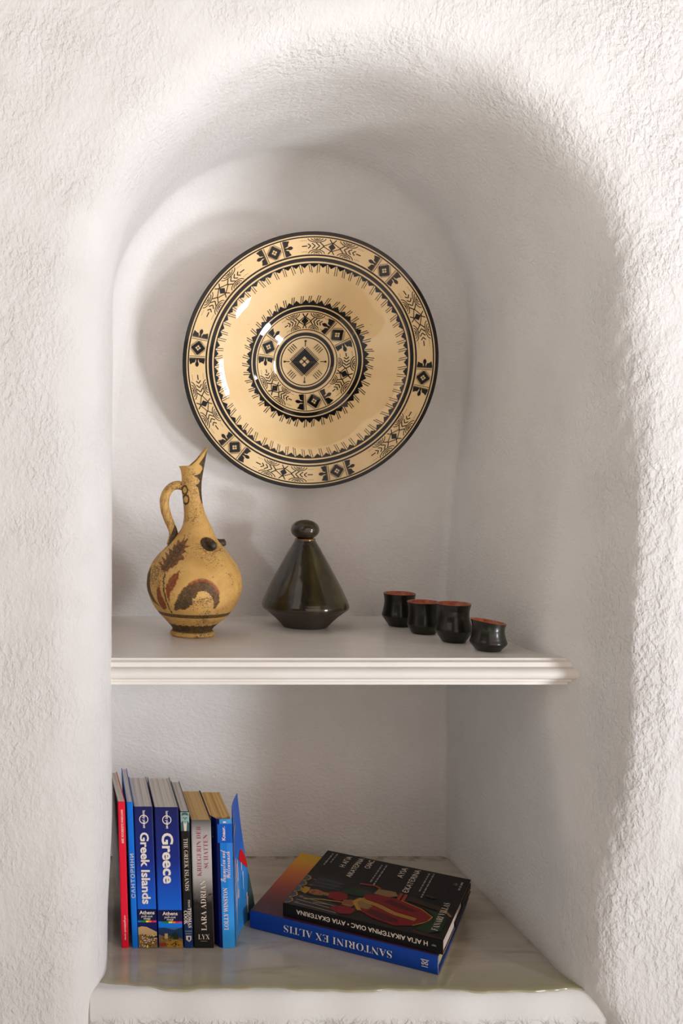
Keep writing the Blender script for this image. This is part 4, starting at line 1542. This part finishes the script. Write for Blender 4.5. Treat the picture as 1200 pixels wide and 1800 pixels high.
# hair, crown, face, neck
cp([(.20, .08), (.31, .07), (.35, .13), (.34, .24), (.27, .26), (.20, .2)], 'dkbrown')
cp([(.20, .085), (.23, .04), (.245, .058), (.265, .028), (.28, .055), (.305, .035), (.31, .085), (.26, .095)], 'gold')
cp([(.225, .10), (.285, .095), (.305, .14), (.285, .185), (.255, .20), (.228, .185), (.215, .14)], 'flesh')
cp([(.245, .19), (.285, .185), (.29, .235), (.24, .24)], 'flesh')
cp([(.26, .115), (.27, .115), (.27, .135), (.26, .135)], 'dkbrown')
cp([(.235, .115), (.245, .115), (.245, .135), (.235, .135)], 'dkbrown')
cp([(.245, .165), (.268, .165), (.262, .173), (.25, .173)], 'robe')
# red bodice, sleeves, green cloak, skirt
cp([(.22, .23), (.31, .22), (.345, .27), (.335, .33), (.27, .35), (.20, .31)], 'robe')
cp([(.34, .27), (.44, .32), (.47, .42), (.43, .50), (.36, .48), (.34, .38)], 'dgreen')
cp([(.40, .36), (.46, .40), (.45, .47), (.40, .46)], 'slate')
cp([(.07, .28), (.13, .31), (.16, .38), (.13, .44), (.06, .43), (.03, .36)], 'robe')
cp([(.16, .34), (.24, .33), (.27, .38), (.22, .42), (.16, .40)], 'flesh')
for k in range(4):
    stroke([(.19 + .02 * k, .33), (.20 + .02 * k, .40)], .006, 'brown')
stroke([(.12, .10), (.17, .2), (.20, .34)], .012, 'gold')
stroke([(.10, .17), (.12, .27)], .016, 'sand_dark')
cp([(.24, .42), (.40, .44), (.44, .56), (.42, .66), (.36, .80), (.28, .885), (.20, .87), (.10, .80), (.04, .70), (.08, .55), (.14, .46)], 'robe')
cp([(.14, .50), (.20, .52), (.14, .70), (.08, .72), (.08, .62)], 'robe_dark')
cp([(.34, .56), (.40, .60), (.32, .78), (.28, .76)], 'robe_dark')
cp([(.18, .43), (.30, .40), (.34, .44), (.24, .52), (.18, .50)], 'sand_dark')
stroke([(.14, .46), (.25, .40), (.32, .43)], .028, 'gold')
stroke([(.30, .44), (.27, .55), (.21, .66), (.19, .80)], .040, 'gold')
stroke([(.30, .44), (.27, .55), (.21, .66), (.19, .80)], .010, 'sand_dark')
stroke([(.42, .66), (.36, .80), (.28, .885), (.20, .87), (.10, .80)], .008, 'gold')
# still life, wooden arm rest, green cloth at the foot, floor
cp([(.43, .48), (.52, .49), (.53, .60), (.47, .63), (.43, .58)], 'sand_dark')
stroke([(.54, .36), (.56, .46), (.53, .5)], .02, 'brick')
stroke([(.42, .64), (.53, .64)], .02, 'brick')
stroke([(.42, .67), (.53, .67)], .02, 'brick')
cp([(.44, .69), (.51, .70), (.44, .92), (.38, .93)], 'brown')
cp([(.06, .82), (.16, .85), (.27, .90), (.38, .82), (.36, .90), (.28, .97), (.12, .97), (.04, .90)], 'dgreen')
cp([(.0, .80), (.05, .82), (.03, .99), (.0, .99)], 'brown')
stroke([(.42, .93), (.34, .985)], .02, 'sand_dark')
cp([(.56, .78), (.60, .79), (.58, .86), (.55, .84)], 'brown')
# lettering
ct('H AΓIA', .745, .955, .175, .0085, 'cream', 0.004)
ct('AIKATЄPINA', .60, .965, .26, .0088, 'cream', 0.004)
ct('OIAC', .81, .965, .335, .0085, 'cream', 0.004)
tiny(.60, .95, .415, .0028, 'grey')
tiny(.56, .96, .445, .0028, 'grey')
ct('AYIA', .77, .955, .57, .0085, 'cream', 0.004)
ct('ЄKATЄRINA', .55, .965, .655, .0088, 'cream', 0.004)
tiny(.62, .95, .735, .0028, 'grey')
tiny(.53, .96, .765, .0028, 'grey')
tiny(.72, .95, .055, .0030, 'grey')
tiny(.78, .96, .085, .0026, 'grey')
tiny(.72, .80, .875, .0022, 'slate')
ct(ser('FANARI VILLAS'), .10, .53, .93, .0085, 'cream', -0.012)
ct('⚜', .83, .88, .925, .007, 'grey')
tiny(.77, .92, .96, .0038, 'grey')
put_text(b, 'H AΓIA AIKATЄPINA OIAC • AYIA ЄKATЄRINA', (.1075, -.0004, .0098), (-1, 0, 0), (0, 0, -1), .176, .0066, MI['cream'], 0.01)
b.box((.2005, -.0003, .0088), (.2062, 0, .0094), MI['grey']).box((.2015, -.0003, .0102), (.2052, 0, .0106), MI['grey'])
b.build('cover', tmats, top)
b = MB().box((.0015, c, c), (L2 - .0012, W2 - .002, T2 - c))
b.build('page_block', M_PG_WHITE, top)
b = MB().box((L2 - .001, .085, .0005), (L2 + .0012, .190, .0075)).box((L2 - .001, .140, .0075), (L2 + .0008, .212, .0150))
b.build('black_flap', PM['black'], top)
